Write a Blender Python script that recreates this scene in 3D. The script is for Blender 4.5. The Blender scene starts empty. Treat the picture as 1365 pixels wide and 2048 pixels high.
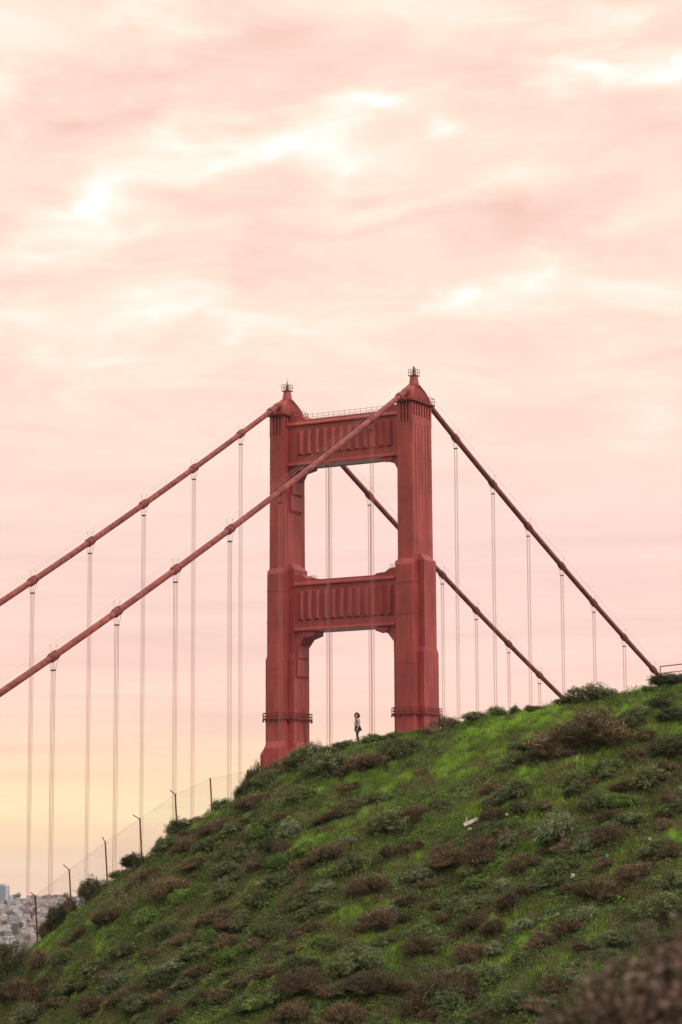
import bpy, bmesh, math, random
import numpy as np
from mathutils import Vector, Matrix

random.seed(7)
RNG = np.random.default_rng(11)
SC = bpy.context.scene
COL = SC.collection
R = math.radians


def lin(r, g, b):
    f = lambda c: (c / 255) / 12.92 if c / 255 <= 0.04045 else (((c / 255) + 0.055) / 1.055) ** 2.4
    return (f(r), f(g), f(b), 1.0)


# ------------------------------------------------------------------ camera
# position solved from the spacing of the suspenders (15.24 m) and the cables (27.4 m apart)
CAM = Vector((-382.151, -222.237, 139.324))
YAW, PITCH, ROLL, FPX = 0.529928, 0.146796, -0.004445, 4858.576
fw = Vector((math.cos(PITCH) * math.cos(YAW), math.cos(PITCH) * math.sin(YAW), math.sin(PITCH)))
rt = fw.cross(Vector((0, 0, 1))).normalized()
up = rt.cross(fw)
rt, up = (rt * math.cos(ROLL) + up * math.sin(ROLL), up * math.cos(ROLL) - rt * math.sin(ROLL))
cd = bpy.data.cameras.new('camera')
cam = bpy.data.objects.new('camera', cd)
COL.objects.link(cam)
cam.matrix_world = Matrix(((rt.x, up.x, -fw.x, CAM.x), (rt.y, up.y, -fw.y, CAM.y), (rt.z, up.z, -fw.z, CAM.z), (0, 0, 0, 1)))
cd.sensor_fit = 'VERTICAL'
cd.sensor_height = 36
cd.sensor_width = 24
cd.lens = FPX / 2048 * 36
cd.clip_start = 0.5
cd.clip_end = 40000
cd.dof.use_dof = True
cd.dof.focus_distance = 150
cd.dof.aperture_fstop = 2.8
SC.camera = cam

# horizontal frame of the view: right and forward on the ground
ER = Vector((math.sin(YAW), -math.cos(YAW), 0))
EF = Vector((math.cos(YAW), math.sin(YAW), 0))


def ray(x, y):
    return fw + rt * ((x - 682.5) / FPX) + up * ((1024 - y) / FPX)


def at(x, y, b):
    """point on a pixel's ray at horizontal distance b"""
    d = ray(x, y)
    return CAM + d * (b / d.dot(EF))


# ------------------------------------------------------------------ world
W = bpy.data.worlds.new('World')
SC.world = W
W.use_nodes = True
nt = W.node_tree
nt.nodes.clear()
N = nt.nodes.new
LK = nt.links.new


def wmath(op, a, b=None, c=None, clamp=False):
    n = N('ShaderNodeMath')
    n.operation = op
    n.use_clamp = clamp
    for i, v in enumerate((a, b, c)):
        if v is None:
            continue
        if isinstance(v, (int, float)):
            n.inputs[i].default_value = v
        else:
            LK(v, n.inputs[i])
    return n.outputs[0]


def wvec(op, a, b=None):
    n = N('ShaderNodeVectorMath')
    n.operation = op
    for i, v in enumerate((a, b)):
        if v is None:
            continue
        if isinstance(v, (tuple, Vector)):
            n.inputs[i].default_value = v
        else:
            LK(v, n.inputs[i])
    return n.outputs['Value'] if op == 'DOT_PRODUCT' else n.outputs['Vector']


def wcomb(x, y, z):
    n = N('ShaderNodeCombineXYZ')
    for i, v in enumerate((x, y, z)):
        if isinstance(v, (int, float)):
            n.inputs[i].default_value = v
        else:
            LK(v, n.inputs[i])
    return n.outputs[0]


def wnoise(vec, scale, detail=5, rough=0.55, dist=0.0):
    n = N('ShaderNodeTexNoise')
    LK(vec, n.inputs['Vector'])
    n.inputs['Scale'].default_value = scale
    n.inputs['Detail'].default_value = detail
    n.inputs['Roughness'].default_value = rough
    n.inputs['Distortion'].default_value = dist
    return n


def wramp(fac, stops):
    n = N('ShaderNodeValToRGB')
    e = n.color_ramp.elements
    while len(e) < len(stops):
        e.new(0.5)
    for el, (p, c) in zip(e, stops):
        el.position = p
        el.color = c if len(c) == 4 else (*c, 1)
    LK(fac, n.inputs[0])
    return n.outputs[0]


def wmix(fac, a, b, mode='MIX'):
    n = N('ShaderNodeMix')
    n.data_type = 'RGBA'
    n.blend_type = mode
    for i, v in ((0, fac), (6, a), (7, b)):
        if isinstance(v, (int, float, tuple)):
            n.inputs[i].default_value = v
        else:
            LK(v, n.inputs[i])
    return n.outputs[2]


SUN_EL = R(30)
# the sun stands behind the viewer, to the right
sun_from = (ER * 0.72 - EF * 0.70).normalized()
SUN_AZ = math.atan2(sun_from.y, sun_from.x)
sky = N('ShaderNodeTexSky')
sky.sky_type = 'NISHITA'
sky.sun_disc = False
sky.sun_elevation = SUN_EL
sky.sun_rotation = math.pi / 2 - SUN_AZ
tc = N('ShaderNodeTexCoord').outputs['Generated']
sep = N('ShaderNodeSeparateXYZ')
LK(tc, sep.inputs[0])
zz = wmath('MAXIMUM', sep.outputs[2], 0.012)
ur = wvec('DOT_PRODUCT', tc, ER)
uf = wvec('DOT_PRODUCT', tc, EF)
az = wmath('MULTIPLY', wmath('ARCTAN2', ur, uf), 57.2958)
el = wmath('MULTIPLY', wmath('ARCSINE', sep.outputs[2]), 57.2958)
# the cloud sheet lies on a plane overhead: direction / height, so it flattens towards the horizon
zs = wmath('ADD', zz, 0.05)
plane = wcomb(wmath('DIVIDE', ur, zs), wmath('DIVIDE', uf, zs), 0.0)
warp = wnoise(plane, 1.7, 3, 0.5)
wofs = wvec('MULTIPLY', wvec('SUBTRACT', warp.outputs['Color'], (0.5, 0.5, 0.5)), (0.55, 0.9, 0.0))
pw = wvec('ADD', plane, wofs)
pl1 = wvec('MULTIPLY', pw, (1.0, 0.8, 1.0))
n1 = wnoise(pl1, 4.3, 9, 0.56).outputs['Fac']
n2 = wnoise(wvec('MULTIPLY', wvec('ADD', pw, (7.3, 2.1, 0.0)), (0.55, 1.5, 1.0)), 2.4, 6, 0.5).outputs['Fac']
# cloud breaks in degrees of bearing and elevation; a noise makes their outline ragged
aw = wnoise(wcomb(wmath('MULTIPLY', az, 0.5), wmath('MULTIPLY', el, 1.0), 3.3), 1.0, 8, 0.5)
av = wvec('ADD', wcomb(az, el, 0.0), wvec('MULTIPLY', wvec('SUBTRACT', aw.outputs['Color'], (0.5, 0.5, 0.5)), (4.6, 2.3, 0.0)))
breaks = [(750, 205, 110, 34, 1.0), (590, 285, 130, 36, .8), (410, 338, 140, 40, .9), (195, 420, 110, 60, 1.0), (40, 525, 170, 38, .7),
          (905, 250, 50, 26, .8), (1180, 140, 130, 30, .8), (1320, 150, 110, 28, .8), (965, 360, 90, 30, .6), (800, 420, 130, 26, .6),
          (915, 587, 75, 24, .7), (850, 630, 150, 30, .5), (455, 665, 80, 26, .6), (345, 605, 110, 32, .55), (1100, 520, 80, 36, .55),
          (1290, 430, 90, 36, .45), (690, 325, 90, 42, .6), (0, 180, 80, 40, .6), (1230, 45, 140, 24, .6), (140, 715, 120, 24, .4),
          (340, 35, 150, 30, .5), (1250, 850, 90, 40, .35), (30, 640, 160, 25, .35),
          (340, 130, 330, 55, -.75), (210, 255, 330, 36, -.7), (960, 120, 230, 50, -.45), (1060, 412, 170, 28, -.5), (700, 462, 190, 28, -.4),
          (40, 370, 130, 60, -.5), (1240, 260, 200, 50, -.35), (300, 400, 90, 22, -.2), (1010, 470, 200, 22, -.25), (480, 580, 250, 30, -.2)]
tot = None
for (bx_, by_, rx, ry, amp) in breaks:
    d = ray(bx_, by_)
    a0 = math.degrees(math.atan2(d.dot(ER), d.dot(EF)))
    e0 = math.degrees(math.asin(d.normalized().z))
    mp = N('ShaderNodeMapping')
    mp.vector_type = 'TEXTURE'
    mp.inputs['Location'].default_value = (a0, e0, 0)
    mp.inputs['Rotation'].default_value = (0, 0, R(8))
    mp.inputs['Scale'].default_value = (rx * 1.5 / FPX * 57.3, ry * 1.6 / FPX * 57.3, 1)
    LK(av, mp.inputs['Vector'])
    g = N('ShaderNodeTexGradient')
    g.gradient_type = 'SPHERICAL'
    LK(mp.outputs[0], g.inputs[0])
    s = wmath('SMOOTHSTEP' if False else 'POWER', g.outputs['Fac'], 1.25)
    tot = wmath('MULTIPLY_ADD', s, amp, tot if tot is not None else 0.0)
cl = wmath('ADD', wmath('MULTIPLY', wmath('SUBTRACT', n1, 0.5), 1.15), wmath('MULTIPLY', wmath('SUBTRACT', n2, 0.5), 0.7))
# broken cloud high up, a plain veil lower down
veil = N('ShaderNodeMapRange')
veil.interpolation_type = 'SMOOTHSTEP'
LK(el, veil.inputs[0])
veil.inputs[1].default_value = 7.0
veil.inputs[2].default_value = 13.5
veil.inputs[3].default_value = 0.30
veil.inputs[4].default_value = 1.0
cl = wmath('MULTIPLY_ADD', cl, veil.outputs[0], 0.49)
cl = wmath('MULTIPLY_ADD', tot, 0.54, cl, clamp=True)
hi = wramp(cl, [(0.0, lin(238, 195, 182)), (0.2, lin(243, 206, 192)), (0.42, lin(247, 217, 201)), (0.62, lin(249, 228, 211)), (0.84, lin(251, 241, 228)), (1.0, lin(254, 252, 246))])
# veil colour by elevation
elf = wmath('DIVIDE', el, 24.0, clamp=True)
grad = wramp(elf, [(0.0, lin(255, 214, 176)), (0.015, lin(255, 215, 175)), (0.035, lin(255, 219, 176)), (0.06, lin(255, 230, 182)), (0.10, lin(254, 217, 180)),
                   (0.16, lin(252, 212, 193)), (0.24, lin(247, 209, 195)), (0.33, lin(245, 207, 196)), (0.46, lin(246, 212, 199)), (0.60, lin(247, 215, 202)), (1.0, lin(247, 217, 204))])
warm = wramp(wmath('DIVIDE', wmath('ADD', az, 12.0), 24.0, clamp=True), [(0.0, (1, 1, 1)), (0.35, (0.99, 0.985, 1.0)), (0.6, (0.99, 0.99, 1.03)), (1.0, (0.995, 0.99, 1.01))])
grad = wmix(1.0, grad, warm, 'MULTIPLY')
# thin streaks in the low veil
st = wnoise(wcomb(wmath('MULTIPLY', az, 0.10), wmath('MULTIPLY', el, 1.6), 0.0), 1.0, 6, 0.6, 0.4).outputs['Fac']
stc = wramp(st, [(0.30, (0.93, 0.91, 0.96)), (0.5, (1.0, 1.0, 1.0)), (0.72, (1.04, 1.09, 1.10))])
grad = wmix(1.0, grad, stc, 'MULTIPLY')
hw = N('ShaderNodeMapRange')
hw.interpolation_type = 'SMOOTHSTEP'
LK(el, hw.inputs[0])
hw.inputs[1].default_value = 4.5
hw.inputs[2].default_value = 13.0
cloudcol = wmix(hw.outputs[0], grad, hi)
skyc = wmix(1.0, sky.outputs[0], (0.05, 0.05, 0.05, 1), 'MULTIPLY')
full = wmix(0.97, skyc, cloudcol)
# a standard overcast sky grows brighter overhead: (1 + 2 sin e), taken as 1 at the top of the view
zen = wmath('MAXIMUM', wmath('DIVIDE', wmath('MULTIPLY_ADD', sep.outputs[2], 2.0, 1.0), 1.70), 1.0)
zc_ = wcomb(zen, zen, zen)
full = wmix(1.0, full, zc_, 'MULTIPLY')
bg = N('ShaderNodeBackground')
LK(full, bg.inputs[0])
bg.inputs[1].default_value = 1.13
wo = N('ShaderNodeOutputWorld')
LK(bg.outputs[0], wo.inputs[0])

# ------------------------------------------------------------------ sun and exposure
sd = bpy.data.lights.new('sun', 'SUN')
sd.energy = 1.5
sd.angle = R(14)
sd.color = (1.0, 0.86, 0.76)
sun = bpy.data.objects.new('sun', sd)
COL.objects.link(sun)
sv = (sun_from * math.cos(SUN_EL) + Vector((0, 0, math.sin(SUN_EL))))
sun.rotation_euler = sv.to_track_quat('Z', 'Y').to_euler()
sun.location = (-300, -300, 400)
SC.view_settings.view_transform = 'Standard'
SC.view_settings.look = 'None'
SC.view_settings.exposure = 0
SC.view_settings.gamma = 1


# ------------------------------------------------------------------ materials
def mat(name, col, rough=0.6, var=0.15, scale=3.0, spec=0.3, col2=None, bump=0.0, attr=None, metal=0.0, trans=0.0, coord='Object', stretch=None):
    m = bpy.data.materials.new(name)
    m.use_nodes = True
    t = m.node_tree
    b = t.nodes['Principled BSDF']
    b.inputs['Roughness'].default_value = rough
    b.inputs['Specular IOR Level'].default_value = spec
    b.inputs['Metallic'].default_value = metal
    if trans:
        b.inputs['Transmission Weight'].default_value = trans
    tcn = t.nodes.new('ShaderNodeTexCoord')
    no = t.nodes.new('ShaderNodeTexNoise')
    no.inputs['Scale'].default_value = scale
    no.inputs['Detail'].default_value = 6
    src = tcn.outputs[coord]
    if stretch:
        mp = t.nodes.new('ShaderNodeMapping')
        mp.inputs['Scale'].default_value = stretch
        t.links.new(src, mp.inputs[0])
        src = mp.outputs[0]
    t.links.new(src, no.inputs['Vector'])
    rp = t.nodes.new('ShaderNodeValToRGB')
    a = tuple(c * (1 - var) for c in col[:3]) + (1,)
    z = tuple(min(1, c * (1 + var)) for c in (col2 or col)[:3]) + (1,)
    rp.color_ramp.elements[0].position = 0.3
    rp.color_ramp.elements[0].color = a
    rp.color_ramp.elements[1].position = 0.7
    rp.color_ramp.elements[1].color = z
    t.links.new(no.outputs['Fac'], rp.inputs[0])
    out = rp.outputs[0]
    if attr:
        at_ = t.nodes.new('ShaderNodeAttribute')
        at_.attribute_name = attr
        mx = t.nodes.new('ShaderNodeMix')
        mx.data_type = 'RGBA'
        mx.blend_type = 'MULTIPLY'
        mx.inputs[0].default_value = 1
        t.links.new(out, mx.inputs[6])
        t.links.new(at_.outputs['Color'], mx.inputs[7])
        out = mx.outputs[2]
    t.links.new(out, b.inputs['Base Color'])
    if bump:
        bp = t.nodes.new('ShaderNodeBump')
        bp.inputs['Strength'].default_value = bump
        t.links.new(no.outputs['Fac'], bp.inputs['Height'])
        t.links.new(bp.outputs[0], b.inputs['Normal'])
    return m


def leafmat(name, thick=0.25):
    """leaf surface: colour from the mesh, some light through"""
    m = bpy.data.materials.new(name)
    m.use_nodes = True
    t = m.node_tree
    b = t.nodes['Principled BSDF']
    b.inputs['Roughness'].default_value = 0.7
    b.inputs['Specular IOR Level'].default_value = 0.12
    a = t.nodes.new('ShaderNodeAttribute')
    a.attribute_name = 'tint'
    oi = t.nodes.new('ShaderNodeObjectInfo')
    hs = t.nodes.new('ShaderNodeHueSaturation')
    hr = t.nodes.new('ShaderNodeMapRange')
    wn = t.nodes.new('ShaderNodeMath')
    wn.operation = 'FRACT'
    wk = t.nodes.new('ShaderNodeMath')
    wk.operation = 'MULTIPLY'
    wk.inputs[1].default_value = 7.31
    t.links.new(oi.outputs['Random'], wk.inputs[0])
    t.links.new(wk.outputs[0], wn.inputs[0])
    t.links.new(wn.outputs[0], hr.inputs[0])
    hr.inputs[3].default_value = 0.487
    hr.inputs[4].default_value = 0.508
    t.links.new(hr.outputs[0], hs.inputs['Hue'])
    mr = t.nodes.new('ShaderNodeMapRange')
    t.links.new(oi.outputs['Random'], mr.inputs[0])
    mr.inputs[3].default_value = 0.82
    mr.inputs[4].default_value = 1.3
    t.links.new(mr.outputs[0], hs.inputs['Value'])
    t.links.new(a.outputs['Color'], hs.inputs['Color'])
    t.links.new(hs.outputs[0], b.inputs['Base Color'])
    tr = t.nodes.new('ShaderNodeBsdfTranslucent')
    t.links.new(hs.outputs[0], tr.inputs[0])
    mx = t.nodes.new('ShaderNodeMixShader')
    mx.inputs[0].default_value = thick
    t.links.new(b.outputs[0], mx.inputs[1])
    t.links.new(tr.outputs[0], mx.inputs[2])
    t.links.new(mx.outputs[0], t.nodes['Material Output'].inputs[0])
    return m


ORANGE = (0.305, 0.054, 0.051)
M = {}
M['paint'] = mat('orange_paint', ORANGE, 0.5, 0.2, 0.35, 0.35, bump=0.02, stretch=(1.6, 1.6, 0.35))
M['paint_dark'] = mat('weathered_orange_paint', (0.17, 0.032, 0.03), 0.6, 0.2, 1.2, 0.2)
M['cable'] = mat('cable_paint', (0.22, 0.045, 0.04), 0.55, 0.3, 1.3, 0.3, col2=(0.25, 0.07, 0.06))
M['rope'] = mat('suspender_paint', (0.37, 0.15, 0.14), 0.6, 0.1, 2)
M['pale'] = mat('pale_soffit', (0.8, 0.78, 0.76), 0.7, 0.12, 0.6)  # one even pale tone for the strut undersides
M['rail'] = mat('railing_paint', (0.24, 0.06, 0.055), 0.6, 0.1)
M['rail_dark'] = mat('grimy_railing_paint', (0.17, 0.038, 0.035), 0.7, 0.2)
M['dark'] = mat('dark_steel', (0.05, 0.035, 0.035), 0.6, 0.2)
M['steel'] = mat('galvanised_steel', (0.30, 0.30, 0.31), 0.5, 0.15, 20, metal=0.3)
M['rust'] = mat('rusty_post', (0.16, 0.045, 0.028), 0.8, 0.4, 9)
M['rustdark'] = mat('dark_rusty_post', (0.07, 0.035, 0.03), 0.8, 0.4, 9)
M['concrete'] = mat('concrete', (0.36, 0.34, 0.32), 0.85, 0.2, 0.5)
M['asphalt'] = mat('asphalt', (0.05, 0.05, 0.052), 0.9, 0.2, 2)
M['leaf'] = leafmat('leaf')
M['twig'] = leafmat('twig', 0.0)


def weather(m, lo, streak, chip=None):
    """rain streaks, faded patches and worn spots on painted steel"""
    t = m.node_tree
    b = t.nodes['Principled BSDF']
    src = b.inputs['Base Color'].links[0].from_socket
    tcn = t.nodes.new('ShaderNodeTexCoord')

    def layer(scale, stretch, p0, p1, c0, c1, mode):
        nonlocal src
        mp = t.nodes.new('ShaderNodeMapping')
        mp.inputs['Scale'].default_value = stretch
        t.links.new(tcn.outputs['Object'], mp.inputs[0])
        no = t.nodes.new('ShaderNodeTexNoise')
        no.inputs['Scale'].default_value = scale
        no.inputs['Detail'].default_value = 5
        no.inputs['Roughness'].default_value = 0.65
        t.links.new(mp.outputs[0], no.inputs['Vector'])
        rp = t.nodes.new('ShaderNodeValToRGB')
        rp.color_ramp.elements[0].position = p0
        rp.color_ramp.elements[1].position = p1
        rp.color_ramp.elements[0].color = (*c0, 1)
        rp.color_ramp.elements[1].color = (*c1, 1)
        t.links.new(no.outputs['Fac'], rp.inputs[0])
        mx = t.nodes.new('ShaderNodeMix')
        mx.data_type = 'RGBA'
        if mode == 'MULTIPLY':
            mx.blend_type = 'MULTIPLY'
            mx.inputs[0].default_value = 1
            t.links.new(src, mx.inputs[6])
            t.links.new(rp.outputs[0], mx.inputs[7])
        else:
            t.links.new(rp.outputs[0], mx.inputs[0])
            t.links.new(src, mx.inputs[6])
            mx.inputs[7].default_value = (*mode, 1)
        src = mx.outputs[2]
    layer(1.0, streak, 0.35, 0.62, (lo, lo, lo * 1.05), (1.08, 1.08, 1.08), 'MULTIPLY')
    layer(0.16, (1, 1, 0.8), 0.35, 0.65, (0.82, 0.84, 0.86), (1.14, 1.2, 1.2), 'MULTIPLY')
    layer(2.2, (1, 1, 1), 0.45, 0.60, (1.0, 1.0, 1.0), (0.90, 0.88, 0.88), 'MULTIPLY')
    if chip:
        layer(2.6, (1, 1, 1), 0.635, 0.70, (0, 0, 0), (0.75, 0.75, 0.75), chip)
    t.links.new(src, b.inputs['Base Color'])


weather(M['paint'], 0.90, (2.2, 2.2, 0.10))
weather(M['cable'], 0.75, (0.6, 3, 3), chip=(0.34, 0.24, 0.22))

# ------------------------------------------------------------------ mesh helpers
def tag(o, label=None, cat=None, group=None, kind=None):
    if label:
        o['label'] = label
    if cat:
        o['category'] = cat
    if group:
        o['group'] = group
    if kind:
        o['kind'] = kind
    return o


def empty(name, loc=(0, 0, 0), rz=0):
    o = bpy.data.objects.new(name, None)
    COL.objects.link(o)
    o.location = loc
    o.rotation_euler = (0, 0, rz)
    o.empty_display_size = 0.3
    return o


class MB:
    def __init__(self):
        self.v, self.f = [], []

    def add(self, vs, fs):
        k = len(self.v)
        self.v += [tuple(p) for p in vs]
        self.f += [tuple(i + k for i in q) for q in fs]
        return self

    def box(self, x0, x1, y0, y1, z0, z1):
        return self.add([(x0, y0, z0), (x1, y0, z0), (x1, y1, z0), (x0, y1, z0), (x0, y0, z1), (x1, y0, z1), (x1, y1, z1), (x0, y1, z1)],
                        [(0, 3, 2, 1), (4, 5, 6, 7), (0, 1, 5, 4), (1, 2, 6, 5), (2, 3, 7, 6), (3, 0, 4, 7)])

    def frustum(self, x, y, z0, a0, b0, z1, a1, b1, x1=None, y1=None):
        """a rectangle (half sizes a0, b0) at z0 lofted to (a1, b1) at z1"""
        x1 = x if x1 is None else x1
        y1 = y if y1 is None else y1
        v = [(x - a0, y - b0, z0), (x + a0, y - b0, z0), (x + a0, y + b0, z0), (x - a0, y + b0, z0),
             (x1 - a1, y1 - b1, z1), (x1 + a1, y1 - b1, z1), (x1 + a1, y1 + b1, z1), (x1 - a1, y1 + b1, z1)]
        return self.add(v, [(0, 3, 2, 1), (4, 5, 6, 7), (0, 1, 5, 4), (1, 2, 6, 5), (2, 3, 7, 6), (3, 0, 4, 7)])

    def loft(self, rings):
        n = len(rings[0])
        v = [p for r_ in rings for p in r_]
        f = []
        for i in range(len(rings) - 1):
            for j in range(n):
                f.append((i * n + j, i * n + (j + 1) % n, (i + 1) * n + (j + 1) % n, (i + 1) * n + j))
        f.append(tuple(range(n))[::-1])
        f.append(tuple((len(rings) - 1) * n + j for j in range(n)))
        return self.add(v, f)

    def tube(self, pts, rad, n=6):
        pts = [Vector(p) for p in pts]
        if not isinstance(rad, (list, tuple)):
            rad = [rad] * len(pts)
        rings = []
        for i, p in enumerate(pts):
            d = (pts[min(i + 1, len(pts) - 1)] - pts[max(i - 1, 0)]).normalized()
            a = d.cross(Vector((0, 0, 1)))
            if a.length < 1e-3:
                a = d.cross(Vector((1, 0, 0)))
            a.normalize()
            b = a.cross(d)
            rings.append([p + (a * math.cos(2 * math.pi * k / n) + b * math.sin(2 * math.pi * k / n)) * rad[i] for k in range(n)])
        return self.loft(rings)

    def prism(self, prof, x0, x1):
        """a (y, z) outline pushed along x"""
        n = len(prof)
        v = [(x0, y, z) for y, z in prof] + [(x1, y, z) for y, z in prof]
        f = [tuple(range(n)), tuple(range(n, 2 * n))[::-1]] + [(j, j + n, (j + 1) % n + n, (j + 1) % n) for j in range(n)]
        return self.add(v, f)

    def mesh(self, name, m, smooth=False):
        me = bpy.data.meshes.new(name)
        me.from_pydata(self.v, [], self.f)
        if m is not None:
            me.materials.append(m)
        bm = bmesh.new()
        bm.from_mesh(me)
        bmesh.ops.recalc_face_normals(bm, faces=bm.faces)
        bm.to_mesh(me)
        bm.free()
        if smooth:
            me.shade_smooth()
        me.update()
        return me

    def build(self, name, m, parent=None, smooth=False, bevel=0):
        me = self.mesh(name, m, smooth)
        o = bpy.data.objects.new(name, me)
        COL.objects.link(o)
        if parent is not None:
            o.parent = parent
            # vertices are given in the frame of the thing; the parts of parts share it
        if bevel:
            md = o.modifiers.new('edge', 'BEVEL')
            md.width = bevel
            md.segments = 2
            md.limit_method = 'ANGLE'
        return o


def link(name, me, parent=None, loc=None):
    o = bpy.data.objects.new(name, me)
    COL.objects.link(o)
    o.parent = parent
    if loc is not None:
        o.location = loc
    return o


def copy_tree(o, parent=None):
    c = o.copy()
    COL.objects.link(c)
    c.parent = parent
    for ch in o.children:
        copy_tree(ch, c)
    return c


# ------------------------------------------------------------------ terrain
SKYLINE = [(-900, 2600), (-400, 2250), (-150, 2035), (0, 1942), (60, 1900), (110, 1862), (150, 1826), (200, 1785), (240, 1755), (300, 1716), (350, 1678), (400, 1646),
           (450, 1618), (490, 1596), (530, 1566), (580, 1538), (640, 1514), (714, 1488), (780, 1480), (850, 1468), (900, 1455), (960, 1439),
           (1030, 1427), (1120, 1410), (1200, 1398), (1290, 1382), (1330, 1372), (1365, 1364), (1500, 1330), (1800, 1280), (2400, 1230)]


def ridge_b(px):
    return np.interp(px, [-300, 0, 714, 1365, 2000], [128, 131, 130, 125, 122])


_ra, _rz, _rb = [], [], []
for px, py in SKYLINE:
    b = float(ridge_b(px))
    p = at(px, py, b)
    _ra.append((p - CAM).dot(ER))
    _rz.append(p.z)
    _rb.append(b)
_ra, _rz, _rb = map(np.array, (_ra, _rz, _rb))


def vnoise(x, y, seed):
    """smooth value noise"""
    xi, yi = np.floor(x).astype(np.int64), np.floor(y).astype(np.int64)
    fx, fy = x - xi, y - yi
    fx, fy = fx * fx * (3 - 2 * fx), fy * fy * (3 - 2 * fy)

    def h(i, j):
        n = (i * 374761393 + j * 668265263 + seed * 1442695041) & 0x7fffffff
        n = ((n ^ (n >> 13)) * 1274126177) & 0x7fffffff
        return ((n ^ (n >> 16)) & 0xffff) / 65535.0
    return (h(xi, yi) * (1 - fx) + h(xi + 1, yi) * fx) * (1 - fy) + (h(xi, yi + 1) * (1 - fx) + h(xi + 1, yi + 1) * fx) * fy


def fbm(x, y, seed, o=3):
    s, a, t = 0, 1.0, 0
    for k in range(o):
        s = s + a * vnoise(x * 2 ** k, y * 2 ** k, seed + k * 17)
        t += a
        a *= 0.5
    return s / t


def ground(a, b):
    """height of the land; a metres to the right of the viewer, b metres ahead"""
    a, b = np.asarray(a, float), np.asarray(b, float)
    zr = np.interp(a, _ra, _rz)
    br = np.interp(a, _ra, _rb)
    t = br - b
    front = 0.56 * (np.sqrt(np.maximum(t, 0) ** 2 + 2.2 ** 2) - 2.2)
    back = 0.50 * (np.sqrt(np.maximum(-t, 0) ** 2 + 3.0 ** 2) - 3.0)
    lump = (fbm(a / 5.0, b / 4.0, 5, 2) - 0.5) * 1.1 * np.clip(np.abs(t) / 6, 0.08, 1) + (fbm(a / 1.3, b / 1.3, 9, 2) - 0.5) * 0.22
    face = np.where(t > 0, zr - front, zr - back) + lump
    near = 137.65 - 0.45 * (np.sqrt(np.maximum(b - 9.5, 0) ** 2 + 9) - 3) - 0.02 * np.abs(a) + (fbm(a / 3.0, b / 3.0, 21, 2) - 0.5) * 0.2
    near = np.minimum(near, 137.7)
    d = face - near
    z = near + np.log1p(np.exp(np.clip(d, -30, 30) / 1.5)) * 1.5
    z = np.where(d > 30, face, z)
    return np.maximum(z, -6.0)


def world_xy(a, b):
    return CAM.x + a * ER.x + b * EF.x, CAM.y + a * ER.y + b * EF.y


def land(px, py):
    """where the ray of a pixel meets the slope; None above the crest"""
    d = ray(px, py)
    ka, kz = d.dot(ER) / d.dot(EF), d.z / d.dot(EF)
    bs = np.arange(92, 140, 0.05)
    gap = CAM.z + kz * bs - ground(ka * bs, bs)
    i = np.argmax(gap < 0)
    if gap[i] >= 0:
        return None
    return ka * bs[i], bs[i]


def put(a, b):
    x, y = world_xy(a, b)
    return Vector((x, y, float(ground(a, b))))


def grid_obj(name, av, bv, fn, m):
    A, B = np.meshgrid(av, bv)
    X, Y = world_xy(A, B)
    Z = fn(A, B)
    co = np.stack([X, Y, Z], -1).reshape(-1, 3)
    na, nb = len(av), len(bv)
    i = np.arange(na * nb).reshape(nb, na)
    q = np.stack([i[:-1, :-1], i[:-1, 1:], i[1:, 1:], i[1:, :-1]], -1).reshape(-1, 4)
    me = bpy.data.meshes.new(name)
    me.from_pydata(co.tolist(), [], q.tolist())
    me.materials.append(m)
    me.shade_smooth()
    o = bpy.data.objects.new(name, me)
    COL.objects.link(o)
    return o


def seq(*parts):
    out = []
    for a, b, s in parts:
        out += list(np.arange(a, b, s))
    return np.array(out + [parts[-1][1]])


soil = mat('hillside_soil', (0.045, 0.05, 0.022), 0.95, 0.4, 0.8, 0.1, col2=(0.06, 0.07, 0.025), bump=0.4)
hill = grid_obj('hillside', seq((-420, -60, 12), (-60, -24, 2), (-24, 26, 0.4), (26, 60, 2), (60, 420, 12)),
                seq((-80, -10, 6), (-10, 14, 1), (14, 92, 2), (92, 140, 0.4), (140, 180, 2), (180, 460, 10)), ground, soil)
tag(hill, kind='structure')
watm = mat('bay_water', (0.05, 0.075, 0.09), 0.12, 0.15, 0.02, 0.5, bump=0.15)
mb = MB()
mb.add([(11000 * math.cos(k * math.pi / 32), 11000 * math.sin(k * math.pi / 32), 0) for k in range(64)], [tuple(range(64))])
tag(mb.build('water', watm), kind='structure')

# ------------------------------------------------------------------ bridge tower
X0, YL = 0.56, 13.6


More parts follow.
